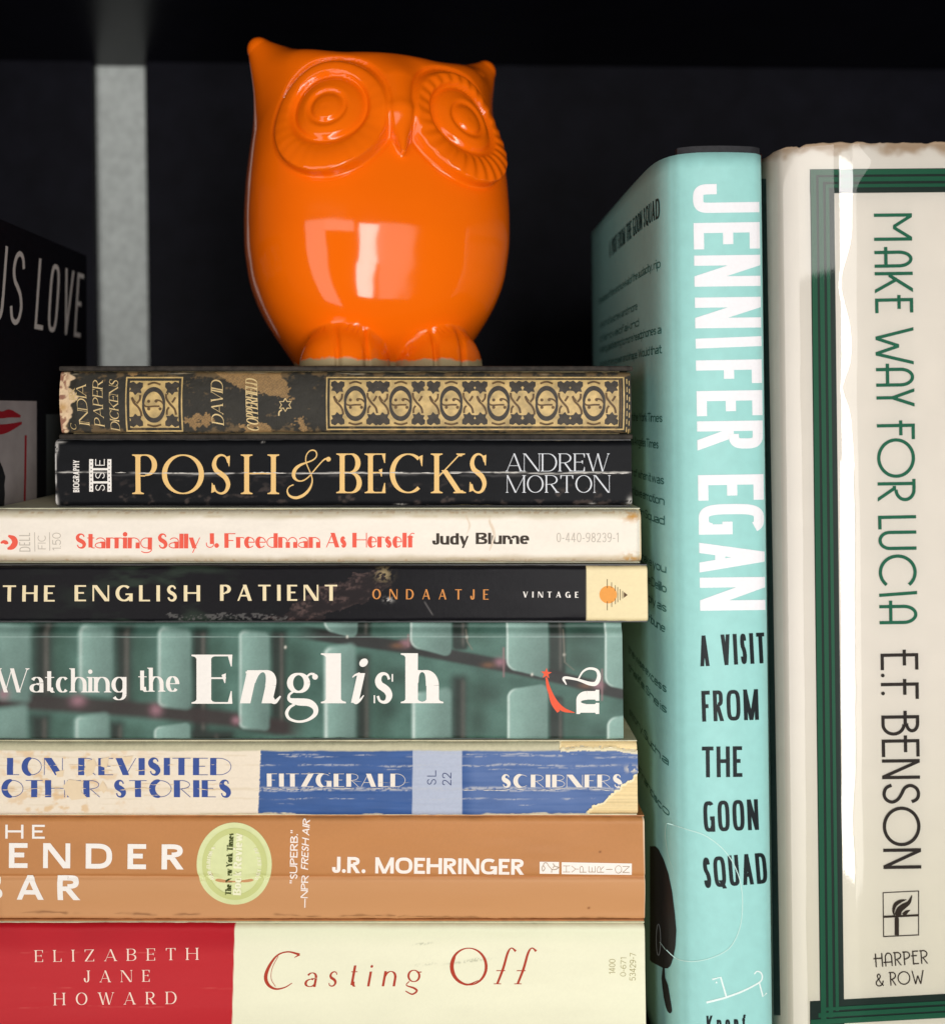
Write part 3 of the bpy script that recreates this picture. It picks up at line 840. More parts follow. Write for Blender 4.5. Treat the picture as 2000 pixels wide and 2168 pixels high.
def cream_disp(px, py):
    return .0010 * ss(1345, 1359, px) + .0003 * (fbm(px * .02, py * .03, 3, 58) - .5)
matte_cream = mat('worn_cream_card', rough=.6, spec=.3, attr=True, bump=.00005, bscale=700)
card_cream = mat('cream_card_cover', C(206, 204, 178), rough=.6, grain=.12, gscale=200)
b3 = Book(2, 'paperback_book', 'worn cream paperback with heavy red title lettering, third in the stack', -22, 1358, .0, .105, cream_paint, matte_cream, card_cream, r=.0030, disp=cream_disp, wave=.0002)
RED = ink(C(240, 96, 76), 'print_red')
m3 = MB(b3.surf)
for w, a, b, y in (('Starring', 159, 322, 1161), ('Sally', 333, 424, 1161), ('J.', 436, 463, 1160), ('Freedman', 475, 678, 1160), ('As', 690, 734, 1159), ('Herself', 746, 876, 1159)):
    txt(m3, w, (a, y), (b, y), 31, F_DECOL, .035)
m3.mark()
m3.line([(2, 1150), (8, 1147), (14, 1149), (18, 1151)], [3, 7, 8, 2]); m3.line([(18, 1134), (29, 1140), (32, 1149), (26, 1158), (16, 1162)], [4, 11, 12, 11, 4])
m3.build('title_lettering', RED, b3.spine)
m3 = MB(b3.surf)
txt(m3, 'Judy', (915, 1153), (992, 1153), 24, F_HEAVY, .06); txt(m3, 'Blume', (1007, 1152), (1120, 1152), 24, F_HEAVY, .06)
m3.build('author_lettering', ink(C(58, 48, 38), 'print_dark_brown'), b3.spine)
m3 = MB(b3.surf)
txt(m3, 'DELL', (64, 1168), (64, 1128), 23, F_THIN, .12); txt(m3, 'FIC', (97, 1163), (97, 1132), 17, F_THIN, .15); txt(m3, '1.50', (129, 1166), (129, 1128), 18, F_THIN, .12)
m3.mark()
m3.rect(73, 1127, 74.4, 1168); m3.mark(); m3.rect(104.5, 1127, 106, 1166)
txt(m3, '0-440-98239-1', (1178, 1148), (1309, 1148), 20, F_THIN, .12)
m3.build('small_print', ink(C(196, 186, 172), 'print_pale_grey'), b3.spine)
m3 = MB(b3.surf, .00016)
m3.line([(1041, 1108), (1046, 1128), (1042, 1150), (1036, 1166)], [1, 4, 3, 1])
m3.build('crease', ink(C(236, 218, 196), 'bare_cream_paper'), b3.spine)

# --- 4: black glossy paperback with cream end block
def ep_paint(PX, PY, v):
    n = fbm(PX * .012, PY * .035, 5, 61); n2 = fbm(PX * .2, PY * .25, 3, 62)
    c = full(PX, C(19, 18, 22)) * (.85 + .3 * n2)[..., None]
    c = mixc(c, C(44, 56, 46), ss(.45, .7, n) * np.exp(-((PX - 330) / 160) ** 2) * .9)
    nn = fbm(PX * .05 + PY * .02, PY * .07, 4, 63)
    rub = pip(PX + (nn - .5) * 46, PY + (nn - .5) * 40, [(560, 1320), (640, 1270), (760, 1212), (812, 1208), (826, 1238), (790, 1268), (700, 1300), (640, 1330)])
    c = mixc(c, C(82, 66, 63), rub * (.15 + .9 * ss(.3, .7, n2) * ss(.35, .65, nn)))
    rub2 = pip(PX + (nn - .5) * 50, PY + (nn - .5) * 18, [(350, 1304), (480, 1298), (600, 1300), (600, 1318), (380, 1318)])
    c = mixc(c, C(96, 94, 92), rub2 * ss(.45, .6, n2) * .7)
    c = mixc(c, C(170, 150, 110), np.exp(-((PX - 812) / 14) ** 2 - ((PY - 1216) / 13) ** 2) * ss(.45, .6, n2) * .9)
    c = mixc(c, C(200, 196, 190), np.exp(-((PX - 822) / 9) ** 2 - ((PY - 1270) / 5) ** 2) * ss(.45, .6, n2) * .9)
    c = mixc(c, C(120, 116, 114), np.exp(-((PX - 905 - (PY - 1285) * .6) / 1.2) ** 2) * ss(1272, 1276, PY) * ss(1306, 1300, PY) * .8)
    blk = ss(-.9, .9, PX - 1241 - .005 * (PY - 1255))
    cream = full(PX, C(240, 222, 176)) * (.95 + .08 * n2)[..., None]
    cream = mixc(cream, C(216, 196, 150), ss(.9, .99, v) * .7 + ss(.06, .0, v) * .5)
    c = mixc(c, cream, blk)
    c = mixc(c, C(70, 60, 44), ss(2.2, .4, 1371 + .0127 * (PY - 1256) - PX) * .7)
    return c
gloss_ep = mat('black_laminated_card', rough=.42, spec=.12, attr=True, bump=.00005, bscale=500)
b4 = Book(3, 'paperback_book', 'glossy black paperback with a cream square and orange sun at its end', -40, 1371, -.0010, .112, ep_paint, gloss_ep, card_black, r=.0016, wave=.00022)
m4 = MB(b4.surf)
for w, a, b, y in (('THE', 6, 116, 1273.5), ('ENGLISH', 158, 424, 1273), ('PATIENT', 466, 714, 1272)):
    txt(m4, w, (a, y), (b, y), 34, F_FLARE, .40)
m4.build('title_lettering', ink(C(240, 222, 180), 'print_cream'), b4.spine)
m4 = MB(b4.surf); txt(m4, 'ONDAATJE', (788, 1268.5), (1034, 1269.5), 21.5, F_FLARE2, .85)
m4.build('author_lettering', ink(C(216, 142, 72), 'print_orange'), b4.spine)
m4 = MB(b4.surf); txt(m4, 'VINTAGE', (1107, 1265), (1224, 1265.5), 12.5, F_FLARE, .75); m4.build('publisher_lettering', WHITE, b4.spine)
m4 = MB(b4.surf); m4.disc(1287, 1259, 18.5); m4.build('sun_logo', ink(C(236, 158, 70), 'print_sun_orange'), b4.spine)
m4 = MB(b4.surf, .00016)
for xx, h_ in ((1284.5, 33), (1293.8, 26), (1301.5, 20), (1306.6, 16), (1311.8, 11.5), (1317, 8)):
    if h_ > 19:
        m4.rect(xx, 1259 - h_, xx + 1.1, 1259 - (14 if xx < 1299 else 8)); m4.rect(xx, 1259 + (14 if xx < 1299 else 8), xx + 1.1, 1259 + h_)
    else:
        m4.rect(xx, 1259 - h_, xx + 1.1, 1259 + h_)
m4.poly([(1320, 1253.5), (1328, 1259.5), (1320, 1265.5)])
m4.build('sun_rays', ink(C(96, 70, 40), 'print_brown'), b4.spine)

# --- 5: thick paperback with a blurred picture of green seats
def seats_paint(PX, PY, v):
    n = fbm(PX * .012, PY * .02, 3, 71); n2 = fbm(PX * .3, PY * .3, 2, 72); n4 = fbm(PX * .03, PY * .03, 3, 75)
    c = mixc(full(PX, C(92, 128, 116)), C(54, 82, 73), n)
    def rb(x0, x1, y0, y1, rad, blur, sk=0.0, tl=0.0):
        xs = PX - sk * (PY - 1440)
        py_ = PY - tl * (PX - (x0 + x1) / 2) - tl * .004 * (PX - (x0 + x1) / 2) ** 2
        qx = np.abs(xs - (x0 + x1) / 2) - (x1 - x0) / 2 + rad; qy = np.abs(py_ - (y0 + y1) / 2) - (y1 - y0) / 2 + rad
        return np.hypot(np.maximum(qx, 0), np.maximum(qy, 0)) + np.minimum(np.maximum(qx, qy), 0) - rad
    def dark(x0, x1, y0, y1, blur, f=.9, colr=(38, 44, 40), rad=10, sk=0.0):
        nonlocal c
        d = rb(x0, x1, y0, y1, rad, blur, sk)
        c = mixc(c, C(*colr), ss(blur, -blur, d) * f)
    def seat(x0, x1, y0, y1, blur, rad=12, rim=.55, sk=0.0, tl=0.0, colr=(132, 164, 154)):
        nonlocal c
        d = rb(x0, x1, y0, y1, rad, blur, sk, tl)
        m = ss(blur, -blur, d)
        sh = .72 + .46 * ss(x1, x0 - 10, PX) - .16 * ss(y0, y1, PY)
        c = mixc(c, C(*colr) * sh[..., None], m)
        c = mixc(c, C(214, 228, 220), np.exp(-((d + .5 * blur + 1) / (1.3 + blur * .35)) ** 2) * ss(x0 + 26, x0 - 4, PX) * rim)
    # far row: shade between the seats first, then the seats
    for x, y0, y1, b, w in ((92, 1312, 1480, 17, 22), (262, 1322, 1496, 16, 20), (424, 1330, 1560, 11, 17), (590, 1334, 1556, 10, 17), (768, 1300, 1352, 6, 18), (974, 1300, 1376, 5, 17), (1180, 1300, 1428, 5, 18)):
        dark(x - w, x + w, y0, y1, b, .93)
        dark(x + w - 2, x + w + 34, y0 + 22, y1 - 14, 22, .55, (52, 78, 66))
        c = mixc(c, C(104, 100, 94), np.exp(-((PX - x - 6) / (2 + b * .25)) ** 2) * ss(y0, y0 + 20, PY) * ss(y1, y1 - 20, PY) * .55)
    for x, y0, y1, b, w in ((86, 1512, 1590, 16, 22), (246, 1528, 1590, 14, 16), (450, 1548, 1590, 11, 46), (768, 1386, 1590, 13, 15), (972, 1430, 1590, 14, 16), (1178, 1474, 1590, 6, 15)):
        dark(x - w, x + w, y0, y1, b, .93)
        dark(x + w, x + w + 40, y0 + 10, y1 - 10, 20, .5, (52, 78, 66))
        c = mixc(c, C(96, 92, 86), np.exp(-((PX - x - 8) / (2 + b * .25)) ** 2) * ss(y0, y0 + 20, PY) * .5)
    for x, y, rx, ry in ((640, 1400, 34, 30), (845, 1432, 30, 22), (1030, 1470, 32, 24), (1236, 1400, 34, 26), (820, 1500, 24, 40), (1010, 1530, 20, 30), (1240, 1340, 30, 14), (560, 1550, 40, 12)):
        c = mixc(c, C(40, 58, 50), np.exp(-((PX - x) / rx) ** 2 - ((PY - y) / ry) ** 2) * .6)
    # rails running down to the right
    rl = np.interp(PX, [-60, 150, 330, 480, 640, 700], [1478, 1492, 1506, 1522, 1548, 1560])
    c = mixc(c, C(56, 48, 47), ss(26, 8, np.abs(PY - rl)) * ss(655, 600, PX) * .95)
    rl2 = np.interp(PX, [560, 690, 870, 1060, 1180, 1290, 1330], [1328, 1346, 1372, 1408, 1434, 1462, 1470])
    c = mixc(c, C(46, 42, 42), ss(18, 9, np.abs(PY - rl2)) * ss(600, 690, PX) * .93)
    # pale seat faces
    for a in ((-80, 64, 1318, 1480, 9), (166, 238, 1326, 1470, 8), (334, 404, 1330, 1500, 6), (506, 570, 1336, 1546, 5), (-80, 58, 1502, 1620, 9), (158, 230, 1514, 1620, 8), (326, 402, 1536, 1620, 4)):
        seat(*a, rad=12, rim=.45, tl=.10 if a[2] < 1400 else -.14)
    for a in ((686, 752, 1366, 1640, 7), (684, 756, 1270, 1342, 2.5), (868, 955, 1270, 1380, 2.5), (872, 955, 1462, 1640, 6), (1072, 1160, 1270, 1426, 2.2), (1074, 1159, 1454, 1640, 3), (1280, 1380, 1270, 1462, 2.2), (1285, 1380, 1514, 1640, 3)):
        seat(*a, rad=14 if a[4] > 4 else 18, rim=.75, tl=.26 if a[2] < 1300 else -.16)
    for x, y, rx, ry in ((165, 1484, 16, 13), (330, 1504, 13, 13), (858, 1362, 11, 9), (1058, 1402, 11, 9), (1266, 1450, 11, 9), (500, 1526, 9, 9), (8, 1470, 12, 12)):
        c = mixc(c, C(160, 118, 128), np.exp(-((PX - x) / rx) ** 2 - ((PY - y) / ry) ** 2) * .8)
    for x, y in ((842, 1367), (1034, 1408), (1240, 1452)):
        c = mixc(c, C(118, 84, 62), np.exp(-((PX - x) / 14) ** 2 - ((PY - y) / 6) ** 2) * .8)
    for x, y0, y1 in ((1066, 1368, 1436), (1274, 1414, 1486), (864, 1340, 1372)):
        c = mixc(c, C(150, 116, 118), np.exp(-((PX - x) / 2.2) ** 2) * ss(y0, y0 + 4, PY) * ss(y1, y1 - 4, PY) * .7)
    for x, y in ((988, 1348), (1194, 1386), (1126, 1428), (735, 1347), (604, 1370)):
        c = mixc(c, C(220, 216, 202), np.exp(-((PX - x) / 2.4) ** 2 - ((PY - y) / 3) ** 2))
    for xa, xb, ya, yb in ((986, 1000, 1330, 1376), (1192, 1216, 1330, 1420)):
        xx = np.interp(PY, [ya, yb - 18, yb], [xa, xa + 3, xb])
        c = mixc(c, C(120, 116, 104), np.exp(-((PX - xx) / 1.6) ** 2) * ss(ya, ya + 3, PY) * ss(yb + 2, yb - 2, PY) * .8)
    c = c * (.88 + .24 * n4)[..., None]
    # rub along the upper fold
    c = mixc(c, C(178, 202, 194), np.exp(-((PY - 1348 + PX * .001) / 1.2) ** 2) * (.15 + .45 * fbm(PX * .03, PX * 0, 3, 74)))
    return c * (.93 + .14 * n2)[..., None]
seat_print = mat('printed_green_picture', rough=.42, spec=.2, attr=True, bump=.00003, bscale=700)
card_teal = mat('dark_teal_card_cover', C(44, 62, 56), rough=.5, grain=.15)
def seats_disp(px, py): return .0014 * ss(1348, 1326, py) ** 2
b5 = Book(4, 'paperback_book', 'thick paperback with a blurred picture of green stadium seats on its spine', -60, 1318, .0008, .128, seats_paint, seat_print, card_teal, r=.0012, disp=seats_disp)
m5 = MB(b5.surf)
txt(m5, 'Watching', (-8, 1466), (268, 1466), 51, F_DIDOT, .07)
txt(m5, 'the', (293, 1464.5), (380, 1464.5), 51, F_DIDOT, .09)
m5.hold = True; m5.mark()
txt(m5, 'E', (416, 1490), (492, 1490), 104, F_DIDOTB)
FI = Face(.215, .04, .0, X=.68, slant=.22, p=1.6)
txt(m5, 'n', (508, 1489), (576, 1489), 103, FI)
m5.line([(572, 1478), (582, 1486), (594, 1474)], [14, 9, 3]); m5.line([(520, 1424), (540, 1423)], [4, 8])
a = np.radians(np.linspace(0, 360, 40))
def ring(mb, cx, cy, rx, ry, tv, th, a0=0, a1=360, n=40):
    q = np.radians(np.linspace(a0, a1, n))
    P = np.stack([cx + rx * np.cos(q), cy + ry * np.sin(q)], 1)
    mb.line(P, th + (tv - th) * np.abs(np.cos(q)) ** 1.3, 0)
ring(m5, 632, 1446, 18, 19, 13, 4.5)
m5.line([(648, 1434), (657, 1427), (666, 1428)], [4, 4.5, 6]); m5.disc(667, 1433, 6)
m5.line([(622, 1463), (612, 1472), (614, 1482), (632, 1486), (654, 1488), (667, 1498), (667, 1512), (652, 1524), (632, 1528), (613, 1522), (607, 1510), (613, 1498), (624, 1491)], [5, 5, 9, 15, 15, 12, 9, 6, 5, 6, 7, 6, 5])
txt(m5, 'l', (690, 1489), (720, 1489), 106, F_DIDOTB)
txt(m5, 'i', (743, 1488), (757, 1488), 100, Face(.16, .035, .0, X=.63, slant=.22))
m5.line([(748, 1478), (753, 1487), (762, 1482), (770, 1472)], [9, 8, 5, 2]); m5.line([(746, 1434), (752, 1429), (762, 1426)], [2, 4, 6])
txt(m5, 's', (791, 1489), (833, 1489), 103, Face(.155, .04, .05, X=.63)); m5.rect(829, 1427, 832, 1443); m5.rect(791, 1472, 794, 1489)
txt(m5, 'h', (858, 1489), (929, 1489), 106, Face(.25, .035, .09, X=.66, p=1.8))
m5.build('title_lettering', WHITE, b5.spine)
m5 = MB(b5.surf)
txt(m5, 'n', (1268, 1509), (1268, 1463), 67, Face(.27, .14, .04, X=.72))
m5.line([(660 + x * .4004, 1300 + y * .4004) for x, y in ((1345, 374), (1332, 338), (1400, 346), (1468, 368), (1502, 366), (1517, 330), (1505, 297), (1466, 288), (1432, 305), (1408, 344))], [2, 6, 5, 8, 9, 8, 6, 5, 4, 3])
m5.build('publisher_lettering', WHITE, b5.spine)
m5 = MB(b5.surf)
star = []
for q in range(10):
    a_ = math.radians(-86 + q * 36); r_ = 12 if q % 2 == 0 else 5
    star.append((1156 + r_ * math.cos(a_), 1426 + r_ * math.sin(a_)))
m5.poly(star)
m5.line([(1156, 1434), (1162, 1460), (1175, 1486), (1192, 1502), (1216, 1509)], [4, 8, 10, 9, 1])
m5.line([(1162, 1462), (1170, 1488), (1182, 1507)], [5, 8, 7])
m5.build('comet_logo', ink(C(238, 92, 58), 'print_comet_red'), b5.spine)

# --- 6: worn cream and blue paperback
TEARP = [(1352, 1636), (1334, 1650), (1312, 1668), (1290, 1692), (1262, 1700), (1252, 1712), (1240, 1722), (1260, 1740), (1380, 1740), (1380, 1630)]
TEAR2 = [(1188, 1570), (1184, 1588), (1198, 1584), (1240, 1582), (1300, 1584), (1380, 1592), (1380, 1560), (1188, 1560)]
def tear_mask(px, py):
    nn = (fbm(px * .08, py * .08, 3, 85) - .5)
    return (pip(px + nn * 10, py + nn * 12, TEARP) | pip(px + nn * 10, py + nn * 10, TEAR2)) * 1.0
def bab_paint(PX, PY, v):
    n = fbm(PX * .02, PY * .05, 4, 81); n2 = fbm(PX * .25, PY * .3, 3, 82); n3 = fbm(PX * .05, PY * .07, 4, 83)
    cream = full(PX, C(238, 224, 202)) * (.95 + .08 * n2)[..., None]
    cream = mixc(cream, C(222, 182, 128), ss(.5, .72, n3) * np.exp(-((PX - 130) / 150) ** 2) * .75)
    blue = full(PX, C(52, 88, 146)) * (.85 + .3 * n)[..., None]
    right = ss(978, 1010, PX)
    blue = mixc(blue, C(92, 118, 168), right * (.45 + .4 * n) )
    bx = PX + (n2 - .5) * 3
    c = mixc(cream, blue, ss(-.7, .7, bx - (552 - (PY - 1590) * .04)))
    grey = full(PX, C(178, 186, 204)) * (.95 + .1 * n2)[..., None]
    c = mixc(c, grey, ss(-.7, .7, PX - 873 + (PY - 1650) * .012) * ss(.7, -.7, PX - 978))
    rub = np.zeros(PX.shape)
    for q, (y, w, d) in enumerate(((1602, 1.6, .5), (1621, 1.4, .45), (1628, .9, .3), (1669, 2.2, .8), (1674, 1.4, .6), (1692, 1.2, .42), (1704, .9, .3), (1597, 1.1, .4))):
        rub = np.maximum(rub, crease(PX, PY, y, w, 90 + q * 3, 2.6, d, .018))
    inb = ss(545, 552, PX)
    c = mixc(c, C(190, 190, 192), np.clip(rub, 0, 1) * .8 * inb * ss(.25, .5, n2) * (1 - .5 * ss(870, 875, PX) * ss(980, 976, PX)))
    c = mixc(c, C(214, 196, 164), np.clip(rub, 0, 1) * (1 - inb) * .5)
    edge = (v > .93)
    c = mixc(c, C(230, 220, 190), ss(.955, .975, v + (fbm(PX * .06, PX * 0, 3, 88) - .5) * .05) * ss(.45, .55, fbm(PX * .02, PX * 0, 2, 89)))
    top = ss(.125, .095, v + (fbm(PX * .04, PX * 0, 3, 87) - .5) * .02)
    c = mixc(c, full(PX, C(196, 190, 158)) * (.9 + .2 * n2)[..., None], top)
    t = tear_mask(PX, PY)
    pages = full(PX, C(234, 208, 154)) * (.74 + .32 * vn(PX * .004 + PY * .03, PY * .55, 86) + .12 * n2)[..., None]
    c = mixc(c, pages, t)
    # bare paper along the torn edge
    e = np.abs(tear_mask(PX - 4, PY - 4) - t) + np.abs(tear_mask(PX - 2, PY - 6) - t)
    c = mixc(c, C(240, 226, 186), np.clip(e, 0, 1) * .85)
    c = mixc(c, C(232, 220, 196), np.exp(-((PX - 1338) / 14) ** 2 - ((PY - 1628) / 7) ** 2) * ss(.45, .55, fbm(PX * .12, PY * .2, 3, 84)))
    return c
def bab_disp(px, py):
    return .0009 * tear_mask(px, py) + .00035 * (fbm(px * .004, py * .06, 3, 80) - .5) + .00012 * (vn(px * .01, py * .22, 79) - .5)
bab_card = mat('worn_blue_cream_card', rough=.55, spec=.35, attr=True, bump=.00006, bscale=500)
b6 = Book(5, 'paperback_book', 'tattered cream and blue paperback with a torn lower corner showing its pages', -60, 1350, -.0004, .115, bab_paint, bab_card, mat('old_cream_cover', C(206, 198, 166), rough=.65, grain=.15, gscale=200), r=.0019, disp=bab_disp, step=1.7, pages=paper_mat('yellowed_page_edges', C(230, 204, 146)))
m6 = MB(b6.surf, .00009)
for w, a, b, y, c_ in (('LON', 15, 133, 1641, 36), ('REVISITED', 166, 490, 1641, 36), ('OTHER', 3, 212, 1688, 36), ('STORIES', 240, 491, 1688, 36)):
    txt(m6, w, (a, y), (b, y), c_, F_DECO, .14)
m6.build('title_lettering', ink(C(58, 82, 150), 'print_faded_blue'), b6.spine)
m6 = MB(b6.surf, .00009)
txt(m6, 'FITZGERALD', (565, 1665.5), (858, 1666), 28, F_DECO, .16)
txt(m6, 'SCRIBNERS', (1060, 1667), (1318, 1667), 27, F_DECO, .14)
m6.build('author_lettering', ink(C(238, 228, 214), 'print_warm_white'), b6.spine)
m6 = MB(b6.surf, .00009)
txt(m6, 'SL', (923, 1662), (923, 1631), 19, F_THIN, .25); txt(m6, '22', (955, 1663), (955, 1636), 19, F_THIN, .15)
m6.build('series_number', ink(C(58, 70, 112), 'print_slate_blue'), b6.spine)
m6 = MB(b6.surf, .00012)
rq = random.Random(9)
def torn(pts, w):
    P = cr(pts, 7)
    P = P + np.array([[rq.uniform(-1.6, 1.6), rq.uniform(-1.6, 1.6)] for _ in P])
    m6.mark(); m6.line(P, [w * rq.uniform(.4, 1.5) for _ in P], 2)
m6.h = -.0002
torn([(1350, 1634), (1332, 1649), (1310, 1667), (1290, 1690), (1264, 1699), (1254, 1711), (1240, 1722)], 4.5)
torn([(1186, 1588), (1198, 1585), (1240, 1583), (1300, 1585), (1348, 1592)], 3.2)
m6.build('torn_edge', ink(C(242, 230, 202), 'torn_paper_fibre'), b6.spine)
m6 = MB(b6.surf, .00020)
for q, (y, a, b, w, d) in enumerate(((1619, 10, 500, 1.2, .45), (1632, 140, 330, 1.6, .5), (1670, 5, 500, 1.4, .5), (1660, 300, 500, 1.0, .3), (1684, 60, 470, 1.0, .3))):
    crack(m6, y, a, b, w, 60 + q, d, 2.5)
for poly in ([(186, 1612), (200, 1606), (204, 1620), (196, 1640), (184, 1644), (178, 1632)], [(118, 1634), (136, 1630), (134, 1644), (122, 1645)], [(146, 1650), (178, 1654), (172, 1676), (186, 1690), (152, 1694), (140, 1680), (134, 1664)], [(262, 1602), (282, 1600), (276, 1616), (266, 1620)], [(214, 1606), (232, 1602), (226, 1626), (214, 1622)], [(218, 1652), (228, 1668), (220, 1680), (210, 1668)]):
    m6.mark(); m6.poly(poly)
m6.build('worn_patch', ink(C(232, 210, 176), 'bare_tan_paper'), b6.spine)
m6 = MB(b6.surf, .00020)
crack(m6, 1670, 560, 870, 1.8, 77, .75, 2.0); crack(m6, 1671, 980, 1290, 1.8, 78, .75, 2.0); crack(m6, 1636, 650, 700, 1.4, 79, .6, 1.5); crack(m6, 1656, 640, 870, .8, 71, .3, 2)
m6.build('crease', ink(C(206, 202, 198), 'bare_grey_paper'), b6.spine)

# --- 7: orange-brown paperback
def tan_paint(PX, PY, v):
    n = fbm(PX * .006, PY * .015, 3, 101); n2 = fbm(PX * .3, PY * .3, 2, 102)
    cr_ = 1858 + .004 * (PX - 600) + (fbm(PX * .01, PX * 0, 2, 105) - .5) * 5
    c = full(PX, C(192, 132, 80)) * (.94 + .12 * n)[..., None] * (.97 + .06 * n2)[..., None]
    c = mixc(c, C(206, 152, 104), ss(-3, 3, PY - cr_) * .75)
    c = mixc(c, C(176, 108, 56), np.exp(-((PY - cr_ + 2) / 1.6) ** 2) * (.4 + .5 * fbm(PX * .03, PX * 0, 3, 103)))
    c = mixc(c, C(120, 78, 46), crease(PX, PY, 1946 + .012 * (PX - 700), 2.2, 104, 3, .5) * .7)
    for x, y in ((1270, 1804), (1247, 1927)):
        c = mixc(c, C(120, 70, 34), np.exp(-((PX - x) / 2.6) ** 2 - ((PY - y) / 2.2) ** 2))
    c = mixc(c, C(236, 214, 186), ss(2.4, .5, 1365 + .0127 * (PY - 1843) * 2 - PX) * .8)
    return c
def tan_disp(px, py):
    d = py - 1858
    return .0006 * np.exp(-(d / 5) ** 2) + .0012 * ss(1858, 1945, py) ** 1.5
b7 = Book(6, 'paperback_book', 'tan orange paperback with a round pale green sticker on its spine', -60, 1365, .0, .130, tan_paint, mat('tan_laminated_card', rough=.45, spec=.2, attr=True, bump=.00003, bscale=600), mat('tan_card_cover', C(180, 118, 66), rough=.5, grain=.15), r=.0017, disp=tan_disp)
m7 = MB(b7.surf)
txt(m7, 'THE', (-40, 1775.5), (95, 1776), 29.5, F_SANS, .62)
txt(m7, 'TENDER', (-62, 1837), (389, 1841), 53, F_BOLD, .62)
txt(m7, 'BAR', (-42, 1906), (169, 1908), 53, F_BOLD, .56)
m7.build('title_lettering', WHITE, b7.spine)
m7 = MB(b7.surf); txt(m7, 'J.R. MOEHRINGER', (703, 1848), (1109, 1853), 34, F_BOLD, .10, .5)
txt(m7, '"SUPERB."', (629, 1871), (631, 1758), 16, F_SANS, .10)
txt(m7, '_NPR', (650, 1926), (653, 1855), 15, F_SANS, .08); txt(m7, 'FRESH AIR', (652, 1842), (656, 1736), 15, F_SANSI, .09)
m7.build('author_lettering', ink(C(250, 238, 228), 'print_soft_white'), b7.spine)
m7 = MB(b7.surf, .00010)
m7.disc(496, 1830, 79.5, 88.5, 72)
stk = m7.build('sticker', mat('sticker_pale_green', C(218, 224, 164), rough=.35, grain=.04), b7.spine)
m7 = MB(b7.surf, .00020)
ring(m7, 497, 1830, 63, 71, 12, 12, 0, 360, 72)
m7.build('sticker_ring', mat('sticker_green_ring', C(200, 206, 132), rough=.4), stk)
m7 = MB(b7.surf, .00030)
txt(m7, 'The New York Times', (489, 1896), (495, 1764), 12.5, Face(.24, .06, .08, X=.7), .05, .3)
m7.build('sticker_lettering', ink(C(66, 74, 24), 'print_dark_olive'), stk)
m7 = MB(b7.surf, .00030)
txt(m7, 'Book Review', (510, 1896), (514, 1764), 17, F_HEAVY, .04, .3)
for txts, a0, a1, sg in (('A NOTABLE BOOK', 150, 215, 1), ('OF THE YEAR', 30, -32, 1)):
    n_ = len(txts); m7.mark(); m7.hold = True
    for q, ch in enumerate(txts):
        if ch == ' ': continue
        aa = math.radians(a0 + (a1 - a0) * (n_ - 1 - q if a0 < a1 else n_ - 1 - q) / (n_ - 1))
        x, y = 496 + 54 * math.cos(aa), 1830 + 61 * math.sin(aa)
        dx, dy = (0.2 * math.sin(aa) * 0, -1)
        txt(m7, ch, (x + 4, y + 2.5), (x + 4, y - 2.5), 8, F_BOLD)
m7.build('sticker_white_lettering', ink(C(242, 240, 206), 'print_pale_yellow'), stk)
m7 = MB(b7.surf, .00010)
m7.strip([(1142, 1824.5), (1183, 1825)], [(1142, 1850), (1183, 1850.5)]); m7.mark(); m7.strip([(1188.5, 1825.5), (1337, 1828.5)], [(1188.5, 1851), (1337, 1853.5)])
plq = m7.build('publisher_plate', ink(C(250, 240, 230), 'print_plate_white'), b7.spine)
m7 = MB(b7.surf, .00022); m7.hold = True
for q, (ch, x, w) in enumerate((('H', 1206, 14), ('Y', 1224, 15), ('P', 1241, 14), ('E', 1260, 13), ('R', 1278, 14), ('I', 1296.5, 13.5), ('O', 1316, 17), ('N', 1332, 14))):
    yc = 1839.5 + (x - 1200) * .012
    if ch == 'I':
        m7.rect(1282.5, yc - .7, 1296, yc + .7)
    else:
        txt(m7, ch, (x, yc + w / 2), (x, yc - w / 2), 14.5, F_HAIR)
m7.mark(); m7.line([(1149, 1832), (1147, 1838), (1149, 1844), (1153, 1838), (1150, 1832), (1152, 1827), (1157, 1827), (1161, 1833), (1167, 1840), (1167, 1847)], 1.3); m7.line([(1167, 1840), (1171, 1841), (1177, 1840), (1182, 1836), (1175, 1834), (1170, 1828)], 1.5); m7.line([(1170, 1838), (1173, 1832)], 1.3)
m7.build('publisher_lettering', ink(C(176, 158, 134), 'print_grey_brown'), plq)

# --- 8: red and pale yellow paperback at the bottom
def red_paint(PX, PY, v):
    n = fbm(PX * .01, PY * .02, 3, 111); n2 = fbm(PX * .3, PY * .3, 2, 112)
    red = full(PX, C(180, 26, 38)) * (.93 + .14 * n)[..., None]
    red = mixc(red, C(196, 48, 53), ss(1990, 2030, PY) * .7)
    red = mixc(red, C(226, 110, 100), (crease(PX, PY, 2018, .8, 113, 3, .4) + crease(PX, PY, 2092, .8, 114, 3, .4) + crease(PX, PY, 2132, .8, 115, 3, .4)) * .4)
    yel = full(PX, C(240, 238, 208)) * (.96 + .06 * n)[..., None]
    yel = mixc(yel, C(222, 226, 192), ss(2010, 1965, PY) * .5)
    for x, y, rx, ry in ((895, 1998, 18, 2.5), (990, 2036, 40, 2.5), (900, 2042, 20, 2.5), (1010, 2030, 16, 2)):
        yel = mixc(yel, C(176, 176, 148), np.exp(-((PX - x) / rx) ** 2 - ((PY - y + (PX - x) * .12) / ry) ** 2) * ss(.4, .6, n2) * .8)
    c = mixc(red, yel, ss(-.8, .8, PX - (497 - (PY - 1957) * .027)))
    return c * (.98 + .04 * n2)[..., None]
